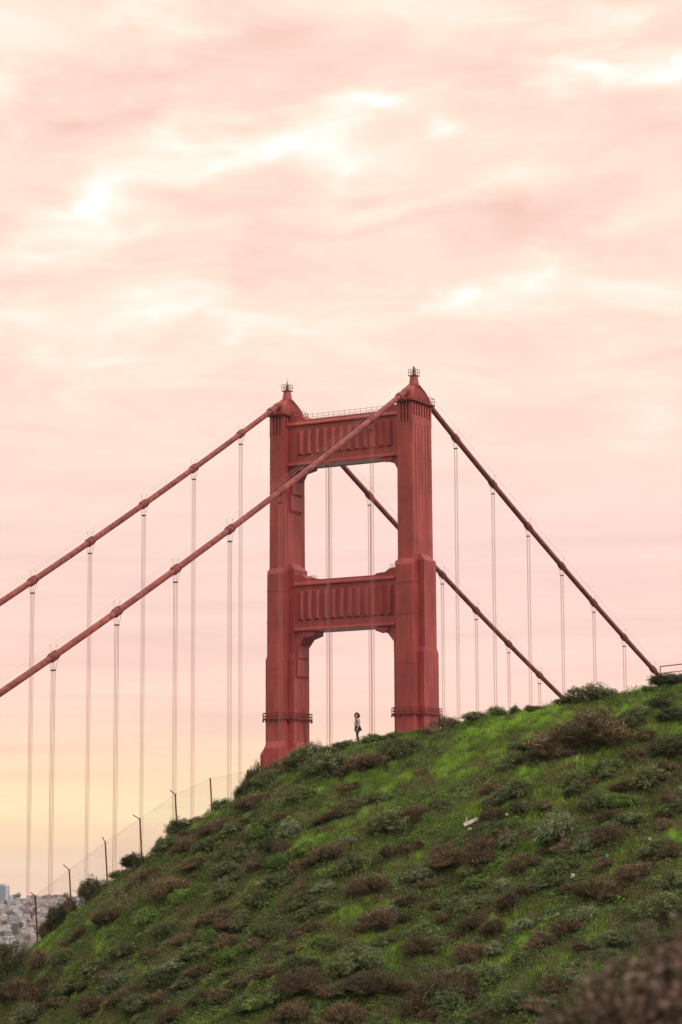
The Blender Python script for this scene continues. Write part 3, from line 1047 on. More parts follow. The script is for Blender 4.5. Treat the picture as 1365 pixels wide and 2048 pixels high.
def make_shrub(kind, wd, ht, seed):
    """meshes (foliage, stem) of one shrub, root at the origin"""
    rng = np.random.default_rng(seed)
    LB = lobes(rng, wd)
    V, F, T, V2, F2, T2 = [], [], [], [], [], []

    def put_f(v, f, t):
        F.append(f + sum(map(len, V)))
        V.append(v)
        T.append(t)

    def put_s(v, f, t):
        F2.append(f + sum(map(len, V2)))
        V2.append(v)
        T2.append(t)
    for (ox, oy, sw, sh) in LB:
        w, h = wd * sw, ht * sh
        dens = w * w
        org = np.array([ox, oy, 0])
        if kind == 'brown':
            mn, r1, sb, r2 = shrub_paths(rng, w, h, int(16 + 22 * dens), 17)
            mn, sb = mn + org, sb + org
            base = np.array([0.160, 0.134, 0.084]) * rng.uniform(0.55, 1.25) * np.array([rng.uniform(.95, 1.08), 1, rng.uniform(.92, 1.05)])
            put_s(*twigs(mn, r1, base * rng.uniform(0.5, 1.5, (len(mn), 1))))
            tt = base * np.where(rng.random((len(sb), 1)) < .14, 2.1, 1.0) * rng.uniform(0.45, 1.45, (len(sb), 1))
            put_f(*twigs(sb, r2 * 1.35, tt))
            k = int(len(sb) * 1.2)
            ii = rng.integers(0, len(sb), k)
            c = sb[ii, 1 + (rng.random(k) > .5)] + rng.normal(size=(k, 3)) * 0.025
            put_f(*leaves(c, unit(rng.normal(size=(k, 3)) + [0, 0, .5]), rng.uniform(.03, .06, k), rng.uniform(.012, .025, k),
                          np.array([0.145, 0.120, 0.075]) * rng.uniform(0.5, 1.5, (k, 1)), rng))
            if rng.random() < 0.4:
                k = int(160 * dens + 10)
                ii = rng.integers(0, len(sb), k)
                put_f(*leaves(sb[ii, 2] + rng.normal(size=(k, 3)) * .03, unit(rng.normal(size=(k, 3)) + [0, 0, 1.2]), rng.uniform(.04, .07, k), rng.uniform(.02, .035, k),
                              np.array([0.10, 0.135, 0.055]) * rng.uniform(0.6, 1.3, (k, 1)), rng))
            continue
        pal = {'green': (0.112, 0.165, 0.072), 'dark': (0.050, 0.074, 0.034), 'sage': (0.150, 0.212, 0.115), 'bright': (0.118, 0.215, 0.056)}[kind]
        mn, r1, sb, r2 = shrub_paths(rng, w, h * .92, int(14 + 13 * dens), 11)
        mn, sb = mn + org, sb + org
        bcol = np.array([0.125, 0.098, 0.072])
        put_s(*twigs(mn, r1, bcol * rng.uniform(.6, 1.4, (len(mn), 1))))
        put_s(*twigs(sb, r2, bcol * rng.uniform(.5, 1.6, (len(sb), 1))))
        nc = int({'green': 62, 'sage': 66, 'bright': 80, 'dark': 100}[kind] * dens + 12)
        q = rng.uniform(0, 2 * math.pi, nc)
        hq = rng.uniform(0.0, 1.0, nc) ** (0.6 if kind in ('green', 'sage') else 1.0)
        lob = 1 + 0.2 * np.sin(q * 3 + seed) + 0.15 * np.sin(q * 5 + seed * 2.1)
        rad = np.sqrt(np.clip(1 - hq ** 1.8, 0.02, 1)) * lob
        shell = rng.uniform(0.45, 1.0, nc) ** 0.4
        cen = np.stack([np.cos(q) * rad * w / 2 * shell, np.sin(q) * rad * w / 2 * shell, (0.12 + 0.88 * hq * shell) * h * (1 + 0.14 * np.sin(q * 4 + seed))], 1)
        out = unit(cen * np.array([1, 1, 1.2]) + [0, 0, 0.15 * h])
        cen = np.concatenate([cen + org, sb[:, 2][:: 5]])
        out = np.concatenate([out, unit(sb[:, 2][:: 5] - sb[:, 0][:: 5])])
        nc = len(cen)
        nl = 22
        cs = rng.uniform(.06, .12, nc)
        off = rng.normal(size=(nc, nl, 3)) * (cs * .55)[:, None, None]
        off += (out * (cs * 0.5)[:, None])[:, None, :] * rng.uniform(-.5, 1.3, (nc, nl, 1))
        lc = (cen[:, None] + off).reshape(-1, 3)
        nr = unit(np.repeat(out, nl, 0) * 0.9 + rng.normal(size=(nc * nl, 3)) * 0.7 + [0, 0, 0.45])
        ct = np.array(pal) * rng.uniform(0.38, 1.65, (nc, 1)) * np.stack([rng.uniform(.88, 1.15, nc), np.ones(nc), rng.uniform(.8, 1.15, nc)], 1)
        n = nc * nl
        v, f, t = leaves(lc, nr, rng.uniform(.04, .075, n), rng.uniform(.02, .038, n), np.repeat(ct, nl, 0) * rng.uniform(0.7, 1.35, (n, 1)), rng)
        v[:, 2] = np.maximum(v[:, 2], 0.02)
        put_f(v, f, t)
    cat_ = np.concatenate
    return np_mesh('foliage', cat_(V), cat_(F), cat_(T), M['leaf']), np_mesh('stem', cat_(V2), cat_(F2), cat_(T2), M['twig'])


PROTO = {}


def proto(kind, wd, flat):
    size = min((0.8, 1.3, 2.0, 3.0), key=lambda s_: abs(math.log(s_ / max(wd, .1))))
    var = random.randrange({0.8: 3, 1.3: 3, 2.0: 2, 3.0: 1}[size])
    key = (kind, size, var)
    if key not in PROTO:
        PROTO[key] = make_shrub(kind, size, size * (0.56 if kind != 'dark' else 0.66), 100 + len(PROTO) * 7)
    return PROTO[key], size


# traced shrubs: pixel of the middle, width in pixels, kind (b brown, g green, d dark, s sage, y bright)
SPOTS = []
for k, txt in {
    'b': '''673 631 45,834 629 78,656 700 88,781 704 46,744 766 78,605 785 52,510 730 46,561 634 34,510 600 74,730 522 84,437 652 74,850 546 26,883 704 62,850 770 46,
      1169 466 170,1100 500 84,1271 506 44,1250 572 52,975 583 38,989 627 58,1088 609 54,1216 634 48,1088 650 40,1209 675 74,901 711 86,967 704 92,1048 726 68,1202 730 48,
      1271 740 78,1341 704 44,1341 598 48,1202 777 94,1136 780 38,990 857 58,949 845 58,1022 803 58,1081 890 60,1136 857 62,1107 975 76,945 905 74,901 956 86,1070 1011 66,
      728 777 68,765 839 90,816 800 58,875 810 34,886 839 38,835 898 78,596 861 44,633 850 42,585 898 38,695 920 30,622 956 140,761 963 124,878 971 112,831 1011 64,461 883 54,
      516 887 44,457 942 38,930 905 50,167 865 44,220 835 56,85 920 54,212 953 50,37 982 84,75 995 64,253 993 92,315 1000 54,432 835 104,377 872 64,447 989 56,344 1030 60,
      304 905 44,1290 470 40,1320 545 50,1180 560 40,700 575 40,480 690 60,395 720 60,340 775 80,300 740 60,560 690 40,640 640 34,820 690 50,1015 670 40,
      1130 700 50,1300 800 60,540 940 60,400 940 60,180 1020 80,590 1020 80,690 1030 70,1330 650 44,790 500 60,380 690 60,120 1000 60,500 960 50''',
    'g': '''748 598 48,777 649 74,708 730 64,477 711 54,540 653 48,600 587 64,653 534 84,803 497 94,620 512 74,576 527 60,535 557 64,473 656 54,880 609 34,
      1279 424 64,1037 521 44,1062 484 52,1158 557 54,1216 535 54,1297 557 80,1037 580 74,1040 616 54,1187 608 64,986 656 60,949 737 64,1114 737 48,1190 712 42,1319 690 74,
      1356 616 54,1352 766 60,924 785 44,949 810 64,920 822 46,1213 876 84,1323 821 94,1183 912 56,1136 949 74,986 953 64,905 993 64,1019 1008 74,967 1037 64,607 803 44,739 846 50,
      919 810 50,846 865 58,670 894 52,897 1007 64,490 1011 64,487 839 64,538 865 54,128 916 58,190 934 50,146 970 64,278 1011 64,700 610 44,420 690 56,345 690 54,
      250 900 60,330 860 64,400 900 70,450 780 60,520 800 60,560 760 54,640 820 50,780 880 50,700 980 60,560 990 60,1250 640 60,1100 760 54,1270 870 70,410 990 70,
      60 1020 80,1340 880 80,1240 930 80''',
    's': '''1128 655 84,1000 600 46,1170 690 50,690 690 48,580 660 44,1010 770 44,870 880 48,730 900 50,460 740 50,350 930 56,230 970 56,650 770 46,1050 850 46,1160 830 50,990 900 44''',
    'd': '''1352 422 66,1352 492 76,1158 580 40,14 925 110,40 960 70,540 690 44,790 840 44,1120 690 50,330 960 50,600 935 60''',
    'y': '''620 690 60,560 720 70,520 660 60,360 790 60,420 870 60,460 910 70,640 880 50,1230 600 60,960 760 50,300 830 50,520 1000 60,680 740 50'''}.items():
    for e in txt.replace('\n', ' ').split(','):
        x, y, w = map(float, e.split())
        SPOTS.append((x, y + 1000, w, {'b': 'brown', 'g': 'green', 's': 'sage', 'd': 'dark', 'y': 'bright'}[k], 0))
# shrubs standing on the crest against the sky: (x, pixel of the top, width, kind)
CREST = [(512, 1530, 44, 'brown'), (485, 1570, 34, 'green'), (360, 1638, 62, 'dark'), (322, 1676, 22, 'green'), (275, 1702, 46, 'dark'), (240, 1740, 34, 'green'),
         (183, 1752, 64, 'dark'), (120, 1800, 48, 'dark'), (400, 1636, 40, 'brown'), (585, 1512, 56, 'green'), (655, 1492, 44, 'green'), (690, 1482, 40, 'green'), (752, 1466, 52, 'green'),
         (795, 1462, 60, 'green'), (846, 1454, 56, 'brown'), (892, 1432, 44, 'brown'), (950, 1420, 62, 'green'), (995, 1416, 44, 'green'), (1030, 1416, 24, 'green'), (1062, 1416, 30, 'brown'),
         (1180, 1368, 104, 'green'), (1140, 1392, 46, 'green'), (1345, 1340, 70, 'dark'), (1296, 1374, 36, 'brown'), (445, 1600, 30, 'green'), (545, 1522, 44, 'brown'), (620, 1500, 50, 'green'), (95, 1840, 40, 'brown'), (140, 1796, 36, 'brown')]
placed = []
for (x, y, w, kind, _) in SPOTS:
    hpx = w * (0.5 if kind != 'dark' else 0.6)
    g = land(x, y + hpx * 0.35)
    if g is None:
        continue
    a, b = g
    placed.append((a, b, w / FPX * b * 1.12, kind, x, y, 1.0))
for (x, yt, w, kind) in CREST:
    b = float(np.interp((x - 682.5) / FPX * 130, _ra, _rb)) - 0.4
    d = ray(x, yt)
    a = d.dot(ER) / d.dot(EF) * b
    top = CAM.z + d.z / d.dot(EF) * b
    h = max(0.35, top - float(ground(a, b)) + 0.05)
    placed.append((a, b, w / FPX * b * 1.1, kind, x, yt + 20, h))

# thickets: some shrubs have a smaller neighbour grown into them
extra = []
for (a, b, wd, kind, x, y, hh) in placed:
    if hh == 1.0 and wd > 1.05 and random.random() < 0.46 and len(placed) + len(extra) < 298:
        k2 = random.choice({'brown': ('green', 'brown', 'sage'), 'green': ('brown', 'green', 'dark'), 'sage': ('brown', 'green'), 'dark': ('green',), 'bright': ('green', 'bright')}[kind])
        sx_ = random.choice((-1, 1))
        extra.append((a + sx_ * wd * random.uniform(.4, .6), b + sx_ * wd * random.uniform(0.0, .25), wd * random.uniform(.45, .75), k2, x + sx_ * wd * 19, y - sx_ * wd * 6, 1.0))
placed += extra

SHRUBS = []
for (a, b, wd, kind, x, y, hh) in placed:
    (fo, stm), size = proto(kind, wd, 0)
    nh = size * (0.56 if kind != 'dark' else 0.66)
    s_xy = wd / size
    s_z = s_xy * random.uniform(0.55, 0.95) if hh == 1.0 else hh / nh
    p = put(a, b)
    lie = YAW - math.pi / 2 + random.gauss(0, 0.35) + random.choice((0, math.pi))
    o = empty('shrub', p - Vector((0, 0, 0.06)), lie)
    o.scale = (s_xy * random.uniform(1.1, 1.35), s_xy * random.uniform(0.8, 1.05), s_z * random.uniform(0.85, 1.1))
    if hh == 1.0:
        # grows with the slope: leans out from the hill and follows its fall to the left
        lean = Vector((0, 0, 1)) - EF * random.uniform(0.05, 0.3) - ER * random.uniform(0.05, 0.35)
        o.rotation_euler = (Vector((0, 0, 1)).rotation_difference(lean).to_matrix() @ Matrix.Rotation(lie, 3, 'Z')).to_euler()
    link('foliage', fo, o)
    link('stem', stm, o)
    SHRUBS.append((o, kind, a, b, wd, x, y, hh))

# one label for each shrub: kind, size, band of the slope and its place in the row
DESC = {'brown': 'brown leafless twiggy', 'green': 'grey-green leafy', 'sage': 'pale sage-green', 'dark': 'dark green dense', 'bright': 'fresh green leafy'}
ORD = ['first', 'second', 'third', 'fourth', 'fifth', 'sixth', 'seventh', 'eighth', 'ninth', 'tenth', 'eleventh', 'twelfth', 'thirteenth', 'fourteenth', 'fifteenth',
       'sixteenth', 'seventeenth', 'eighteenth', 'nineteenth', 'twentieth']
ORD += ['twenty-' + q for q in ORD[:9]] + ['thirtieth'] + ['thirty-' + q for q in ORD[:9]]
rows = {}
for s_ in SHRUBS:
    o, kind, a, b, wd, x, y, hh = s_
    ridge = np.interp(x, [p_[0] for p_ in SKYLINE], [p_[1] for p_ in SKYLINE])
    if hh != 1.0:
        band = 'on the skyline crest'
    else:
        t = (y - ridge) / (2048 - ridge)
        band = ('just under the crest', 'on the upper slope', 'on the middle slope', 'on the lower slope', 'at the bottom of the slope')[min(4, int(t * 5))]
    rows.setdefault((kind, band), []).append((x, o))
for (kind, band), lst in rows.items():
    lst.sort(key=lambda e: e[0])
    for i, (x, o) in enumerate(lst):
        pos = 'only one' if len(lst) == 1 else ORD[i] + ' from left'
        tag(o, f'{DESC[kind]} shrub, {pos} of its kind {band}', 'shrub', 'shrubs on the green hillside')

# ------------------------------------------------------------------ grass, low leaves and dry stalks
SH = np.array([(s_[2], s_[3], s_[4] / 2) for s_ in SHRUBS])


def scatter(n, rng, b0=97.0, b1=132.5):
    """random spots on the part of the slope that shows"""
    n = int(n * 32 / 21)
    a = rng.uniform(-32, 32, n)
    b = rng.uniform(b0, b1, n)
    z = ground(a, b)
    px = 682.5 + FPX * a / b
    py = 1742 - FPX * (z - CAM.z) / b
    br = np.interp(a, _ra, _rb)
    # the slope goes on to both sides of the view, more thinly grown
    inview = (px > -70) & (px < 1440)
    ok = (inview | (rng.random(n) < 0.35)) & (px > -420) & (px < 1880) & (py < 2130) & (b < br + 1.6)
    return a[ok], b[ok], z[ok], px[ok], py[ok]


# open grass and closed scrub as the slope shows them: (pixel, radii, amount), turned into places on the ground
GLADES = [(1150, 1440, 260, 45, .6), (960, 1500, 130, 60, .45), (800, 1590, 90, 60, .3), (1000, 1545, 90, 40, .4), (1330, 1580, 60, 40, .2), (1250, 1640, 70, 30, .3),
          (1280, 1720, 100, 30, .4), (1180, 1800, 90, 32, .4), (1120, 1870, 130, 32, .5), (1010, 1965, 100, 50, .4), (950, 1765, 70, 30, .3), (140, 1880, 80, 40, .6),
          (660, 1600, 70, 40, .35), (720, 1690, 70, 30, .3), (770, 1915, 70, 25, .45), (540, 1930, 50, 25, .35), (580, 1700, 80, 30, .25), (1340, 1460, 40, 60, .3),
          (300, 1800, 230, 110, -.45), (600, 1960, 260, 75, -.5), (830, 1985, 160, 60, -.45), (200, 1995, 260, 60, -.5), (540, 1600, 120, 55, -.4), (920, 1710, 110, 34, -.45),
          (1160, 1480, 120, 40, -.5), (740, 1512, 170, 26, -.6), (430, 1850, 160, 60, -.3), (1340, 1850, 120, 80, -.3), (430, 1700, 120, 60, -.4)]


def lushness(a, b):
    """0 dark leafy cover, 1 bright grass"""
    v = (fbm(a / 3.2 + 40, b / 2.4, 31, 3) - 0.5) * 2.6 + 0.42 + 0.014 * a - 0.10 * np.clip(-a / 6, 0, 1)
    px = 682.5 + FPX * a / b
    py = 1742 - FPX * (ground(a, b) - CAM.z) / b
    jx, jy = (fbm(a / 1.7, b / 1.7, 61, 2) - .5) * 110, (fbm(a / 1.7, b / 1.7, 67, 2) - .5) * 70
    for (gx, gy, rx, ry, amt) in GLADES:
        v = v + amt * np.exp(-((px + jx - gx) / rx) ** 2 - ((py + jy - gy) / ry) ** 2)
    return np.clip(v, 0, 1)


rng = np.random.default_rng(5)
a, b, z, px, py = scatter(900000, rng)
lu = lushness(a, b)
keep = rng.random(len(a)) < (0.16 + 0.84 * lu) * (0.66)
inside = np.zeros(len(a), bool)
for sa, sb_, sr in SH:
    inside |= ((a - sa) ** 2 + (b - sb_) ** 2) < (sr * 0.42) ** 2
keep &= ~inside
a, b, z, lu = a[keep], b[keep], z[keep], lu[keep]
n = len(a)
print('grass blades', n)
X, Y = world_xy(a, b)
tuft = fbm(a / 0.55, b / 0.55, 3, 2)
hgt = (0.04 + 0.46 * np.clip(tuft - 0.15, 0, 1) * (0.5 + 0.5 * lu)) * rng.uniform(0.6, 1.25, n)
flow = fbm(a / 1.6, b / 1.6, 77, 2) * 6.28 * 1.4
ddir = np.stack([-EF.x + 0.8 * np.cos(flow), -EF.y + 0.8 * np.sin(flow), np.zeros(n)], 1)
ddir = unit(ddir + rng.normal(size=(n, 3)) * [0.55, 0.55, 0])
base = np.stack([X, Y, z - 0.02], 1)
side = unit(np.cross(ddir, [0, 0, 1])) * (rng.uniform(0.005, 0.011, n))[:, None]
lean = rng.uniform(0.15, 1.0, n)[:, None]
mid = base + np.array([0, 0, 1]) * (hgt * 0.62)[:, None] + ddir * (hgt[:, None] * 0.30 * lean)
tip = base + np.array([0, 0, 1]) * (hgt * (0.95 - 0.4 * lean[:, 0]))[:, None] + ddir * (hgt[:, None] * (0.45 + 0.55 * lean))
v = np.stack([base - side, base + side, mid + side * .8, tip, mid - side * .8], 1).reshape(-1, 3)
idx = np.arange(n)[:, None] * 5
f = np.concatenate([idx + [0, 1, 2], idx + [0, 2, 4], idx + [4, 2, 3]])
hue = fbm(a / 1.1 + 9, b / 0.9, 51, 3)[:, None]
c0, c1, c2 = np.array([0.100, 0.215, 0.036]), np.array([0.300, 0.505, 0.095]), np.array([0.40, 0.36, 0.18])
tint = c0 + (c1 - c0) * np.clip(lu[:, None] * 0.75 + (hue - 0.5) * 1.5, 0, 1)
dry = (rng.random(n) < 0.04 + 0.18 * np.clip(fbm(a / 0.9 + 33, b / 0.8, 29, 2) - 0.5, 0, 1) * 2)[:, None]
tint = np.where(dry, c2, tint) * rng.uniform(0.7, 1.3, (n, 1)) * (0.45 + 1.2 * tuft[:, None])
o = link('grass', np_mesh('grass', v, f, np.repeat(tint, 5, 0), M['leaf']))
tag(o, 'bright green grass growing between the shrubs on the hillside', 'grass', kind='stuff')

# low leafy cover in the darker places
a, b, z, px, py = scatter(900000, rng)
lu = lushness(a, b)
pt_ = fbm(a / 1.4 + 5, b / 1.2, 63, 3)
keep = rng.random(len(a)) < np.clip((0.95 - lu) * 1.1, 0.03, 1) * np.clip((pt_ - 0.36) * 5, 0.12, 1) * 0.85
a, b, z, lu, pt_ = a[keep], b[keep], z[keep], lu[keep], pt_[keep]
n = len(a)
print('cover leaves', n)
X, Y = world_xy(a, b)
cl_ = fbm(a / 0.45, b / 0.45, 13, 2)
hh = np.clip(cl_ - 0.28, 0.02, 1) * 0.95 * rng.uniform(0.2, 1.0, n) ** 0.5
cen = np.stack([X, Y, z + hh], 1)
nr = unit(rng.normal(size=(n, 3)) * 0.55 + np.array([-EF.x * 0.35, -EF.y * 0.35, 0.9]))
t0, t1 = np.array([0.056, 0.112, 0.038]), np.array([0.145, 0.290, 0.064])
mixv = np.clip((fbm(a / 0.8, b / 0.8, 91, 2)[:, None] - 0.3) * 2, 0, 1)
tint = (t0 + (t1 - t0) * mixv) * rng.uniform(0.6, 1.4, (n, 1))
v, f, t = leaves(cen, nr, rng.uniform(.05, .10, n), rng.uniform(.03, .06, n), tint, rng)
o = link('ground_cover', np_mesh('ground_cover', v, f, t, M['leaf']))
tag(o, 'low leafy green ground cover spreading between the shrubs', 'ground cover', kind='stuff')

# small tufts of leaves, herbs and dead sprigs
a, b, z, px, py = scatter(27000, rng)
n = len(a)
lu = lushness(a, b)
sel = rng.random(n) < (0.80 - 0.55 * lu) * np.clip((fbm(a / 2.1 + 3, b / 1.6, 88, 2) - 0.30) * 4, 0.15, 1)
a, b, z = a[sel], b[sel], z[sel]
n = len(a)
X, Y = world_xy(a, b)
pals = np.array([[0.125, 0.185, 0.085], [0.07, 0.115, 0.045], [0.150, 0.215, 0.130], [0.13, 0.26, 0.055], [0.19, 0.15, 0.11], [0.15, 0.115, 0.085]])
pk = np.clip((fbm(a / 1.9 + 70, b / 1.7, 17, 2) * 9 - 1.5 + rng.normal(size=n) * 0.9).astype(int), 0, 5)
# each shrub frays into smaller plants of its own kind round its edge
KI = {'brown': (4, 5), 'green': (0, 0), 'sage': (2, 0), 'dark': (1, 1), 'bright': (3, 3)}
ea, eb, ek = [], [], []
for (o_, kind, sa, sb_, wd, x_, y_, hh_) in SHRUBS:
    if hh_ != 1.0:
        continue
    for k_ in range(int(7 + 9 * wd)):
        q_, r_ = rng.uniform(0, 6.283), wd * rng.uniform(0.30, 0.78)
        ea.append(sa + math.cos(q_) * r_ * 1.25)
        eb.append(sb_ + math.sin(q_) * r_ * 0.8)
        ek.append(KI[kind][int(rng.integers(0, 2))])
ea, eb, ek = np.array(ea), np.array(eb), np.array(ek)
a, b, pk = np.concatenate([a, ea]), np.concatenate([b, eb]), np.concatenate([pk, ek])
z = ground(a, b)
X, Y = world_xy(a, b)
n = len(a)
rad_ = rng.uniform(0.06, 0.34, n) * rng.uniform(0.6, 1.3, n)
nl = 23
d = unit(rng.normal(size=(n, nl, 3)))
d[..., 2] = np.abs(d[..., 2])
c = np.stack([X, Y, z], 1)[:, None] + d * (rad_[:, None, None]) * rng.uniform(0.5, 1, (n, nl, 1)) ** 0.5 * np.stack([np.full(n, 1.2), np.full(n, 1.2), rng.uniform(0.7, 1.9, n)], 1)[:, None, :]
ct = pals[pk][:, None, :] * rng.uniform(.45, 1.55, (n, 1, 1)) * rng.uniform(.6, 1.4, (n, nl, 1))
k = n * nl
v, f, t = leaves(c.reshape(-1, 3), unit(d.reshape(-1, 3) + rng.normal(size=(k, 3)) * .5 + [0, 0, .4]), rng.uniform(.045, .09, k), rng.uniform(.024, .048, k), ct.reshape(-1, 3), rng)
o = link('herb_tufts', np_mesh('herb_tufts', v, f, t, M['leaf']))
tag(o, 'small tufts of herbs and dead sprigs dotting the slope', 'herbs', kind='stuff')

# dry stalks and fallen twigs
a, b, z, px, py = scatter(120000, rng)
pt_ = fbm(a / 1.8 + 15, b / 1.5, 73, 3)
keep = rng.random(len(a)) < np.clip((pt_ - 0.50) * 5, 0.03, 1)
a, b, z = a[keep], b[keep], z[keep]
n = len(a)
print('stalks', n)
X, Y = world_xy(a, b)
p0 = np.stack([X, Y, z], 1)
dr = unit(rng.normal(size=(n, 3)) * [0.7, 0.7, 0.3] + [0, 0, 0.75])
L = rng.uniform(0.12, 0.42, n)[:, None]
p2 = p0 + dr * L
p1 = (p0 + p2) / 2 + rng.normal(size=(n, 3)) * L * 0.12
v, f, t = twigs(np.stack([p0, p2], 1), np.tile([0.009, 0.004], (n, 1)), np.array([0.21, 0.165, 0.115]) * rng.uniform(0.4, 1.5, (n, 1)))
o = link('dry_stalks', np_mesh('dry_stalks', v, f, t, M['twig']))
tag(o, 'brown dry stalks and fallen twigs among the hillside grass', 'dry stalks', kind='stuff')


# ------------------------------------------------------------------ gnarled tree-like shrub on the left, bare limbs
def gnarled(px_, py_, wd, ht, seed, label):
    g = land(px_, py_) or ((px_ - 682.5) / FPX * 129.6, 129.6)
    p = put(*g)
    o = empty('gnarled_bush', p - Vector((0, 0, 0.05)))
    tag(o, label, 'bush')
    rng = np.random.default_rng(seed)
    m = MB()
    tips = []

    def limb(p0, d, L, r_, lev):
        pts, rr = [p0], [r_]
        for i in range(4):
            d = (d + Vector(rng.normal(size=3)) * 0.28).normalized()
            pts.append(pts[-1] + d * L / 4)
            rr.append(r_ * (1 - 0.16 * (i + 1)))
        m.tube(pts, rr, 5)
        if lev == 0:
            tips.append(pts[-1])
            tips.append(pts[-2])
            return
        for j in range(3):
            q = pts[2 + j % 3]
            limb(q, (d + Vector(rng.normal(size=3)) * 0.75 + Vector((0, 0, 0.15))).normalized(), L * rng.uniform(0.5, 0.75), r_ * 0.55, lev - 1)
    for k in range(6):
        q = k * 1.05 + rng.uniform(-.3, .3)
        limb(Vector((math.cos(q) * .06, math.sin(q) * .06, 0)), Vector((math.cos(q) * wd / 2, math.sin(q) * wd / 2, ht * 0.75)).normalized(), wd * 0.42, 0.035, 2)
    m.build('branch', mat('weathered_bark', (0.17, 0.135, 0.105), 0.9, 0.3, 12), o)
    T_ = np.array([tuple(t) for t in tips])
    nl = 16
    c = (T_[:, None] + rng.normal(size=(len(T_), nl, 3)) * 0.10).reshape(-1, 3)
    n = len(c)
    v, f, t = leaves(c, unit(rng.normal(size=(n, 3)) + [0, 0, .8]), rng.uniform(.035, .06, n), rng.uniform(.018, .03, n), np.array([0.082, 0.095, 0.058]) * rng.uniform(.6, 1.4, (n, 1)), rng)
    link('foliage', np_mesh('foliage', v, f, t, M['leaf']), o)
    return o


gnarled(262, 1822, 3.4, 1.9, 3, 'gnarled grey-limbed bush with sparse leaves near the fence posts')
gnarled(1135, 1690, 1.9, 1.0, 8, 'bush with pale bare limbs in the middle of the slope')
gnarled(900, 1985, 2.4, 1.0, 12, 'sprawling bush with pale bare limbs low on the slope')
gnarled(505, 1562, 1.3, 1.15, 21, 'spindly see-through bush at the foot of the far tower leg')
gnarled(880, 1470, 1.4, 1.35, 23, 'spindly bare bush in front of the nearer tower leg')
gnarled(75, 2030, 1.9, 1.5, 27, 'thin bush with a bare pale stem in the lower left corner')

# ------------------------------------------------------------------ foreground bush, close to the viewer
g_o = empty('foreground_bush', Vector((*world_xy(1.72, 9.0), float(ground(1.72, 9.0)) - 0.03)))
tag(g_o, 'blurred reddish-brown bush close to the viewer in the lower right corner', 'bush')
rng = np.random.default_rng(77)
nb = 2300
q = rng.uniform(0, 2 * math.pi, nb)
e = np.sqrt(rng.uniform(0, 1, nb))
# a mound whose top falls away to the left
lx, ly = np.cos(q) * e * 1.25, np.sin(q) * e * 0.9
topz = 1.75 - 0.82 * e ** 1.6 + 0.10 * np.sin(q * 5) * e
tipp = np.stack([lx * ER.x + ly * EF.x, lx * ER.y + ly * EF.y, topz * rng.uniform(0.78, 1.0, nb)], 1)
bs = tipp * [0.25, 0.25, 0.0]
md = (bs + tipp) / 2 + rng.normal(size=(nb, 3)) * 0.05
v, f, t = twigs(np.stack([bs, md, tipp], 1), np.tile([0.009, 0.006, 0.003], (nb, 1)), np.array([0.12, 0.075, 0.062]) * rng.uniform(.5, 1.4, (nb, 1)))
link('stem', np_mesh('stem', v, f, t, M['twig']), g_o)
nl = 30
tt = rng.uniform(0.6, 1.03, (nb, nl, 1))
c = (bs[:, None] * (1 - tt) ** 2 + 2 * tt * (1 - tt) * md[:, None] + tt ** 2 * tipp[:, None]) + rng.normal(size=(nb, nl, 3)) * 0.022
c = c.reshape(-1, 3)
n = len(c)
ct = np.repeat(np.array([0.130, 0.102, 0.086]) * rng.uniform(0.12, 1.75, (nb, 1)) * rng.uniform(.9, 1.1, (nb, 3)), nl, 0)
v, f, t = leaves(c, unit(rng.normal(size=(n, 3)) + [0, 0, .5]), rng.uniform(.03, .06, n), rng.uniform(.015, .028, n), ct * rng.uniform(.7, 1.3, (n, 1)), rng)
link('foliage', np_mesh('foliage', v, f, t, M['leaf']), g_o)

# ------------------------------------------------------------------ chain-link fence along the crest
fence = empty('chain_link_fence', at(140, 1815, 131.5))
tag(fence, 'chain-link fence with rusty posts and angled arms running down the crest at left', 'fence')
FO = fence.location.copy()
fence_posts = [(-6, 1853, -14, 1848, 1960), (71, 1791, 62, 1785, 1880), (139, 1739, 127, 1729, 1830), (211, 1684, 205, 1674, 1775), (280, 1637, 266, 1630, 1728), (351, 1588, 340, 1580, 1680), (421, 1557, None, None, 1645), (496, 1541, None, None, 1610)]
tops, feet = [], []
for i, (x, yt, ax, ay, yb) in enumerate(fence_posts):
    bb = 131.8
    top = at(x, yt, bb) - FO
    foot = at(x + (yb - yt) * 0.06, yb + 12, bb - 0.1) - FO
    g = float(ground((foot + FO - CAM).dot(ER), bb - 0.1)) - FO.z
    foot.z = min(foot.z, g - 0.15)
    tops.append(top)
    feet.append(foot)
    pm = M['rustdark'] if i in (1, 7) else M['rust']
    post = MB().tube([foot, top], 0.042 if i != 7 else 0.06, 8).build('post', pm, fence)
    if ax is not None:
        tip = at(ax, ay, bb - 0.05) - FO
        MB().tube([top - Vector((0, 0, 0.02)), tip], 0.028, 6).build('arm', pm, post)
    MB().tube([top - Vector((0, 0, 0.03)), top + Vector((0, 0, 0.03))], 0.055, 8).build('post_cap', M['steel'], post)
MB().tube([tops[7] - Vector((0, 0, 0.05)), tops[7] + (feet[7] - tops[7]) * 0.8 + ER * 0.9], 0.035, 6).build('brace', M['rustdark'], fence)
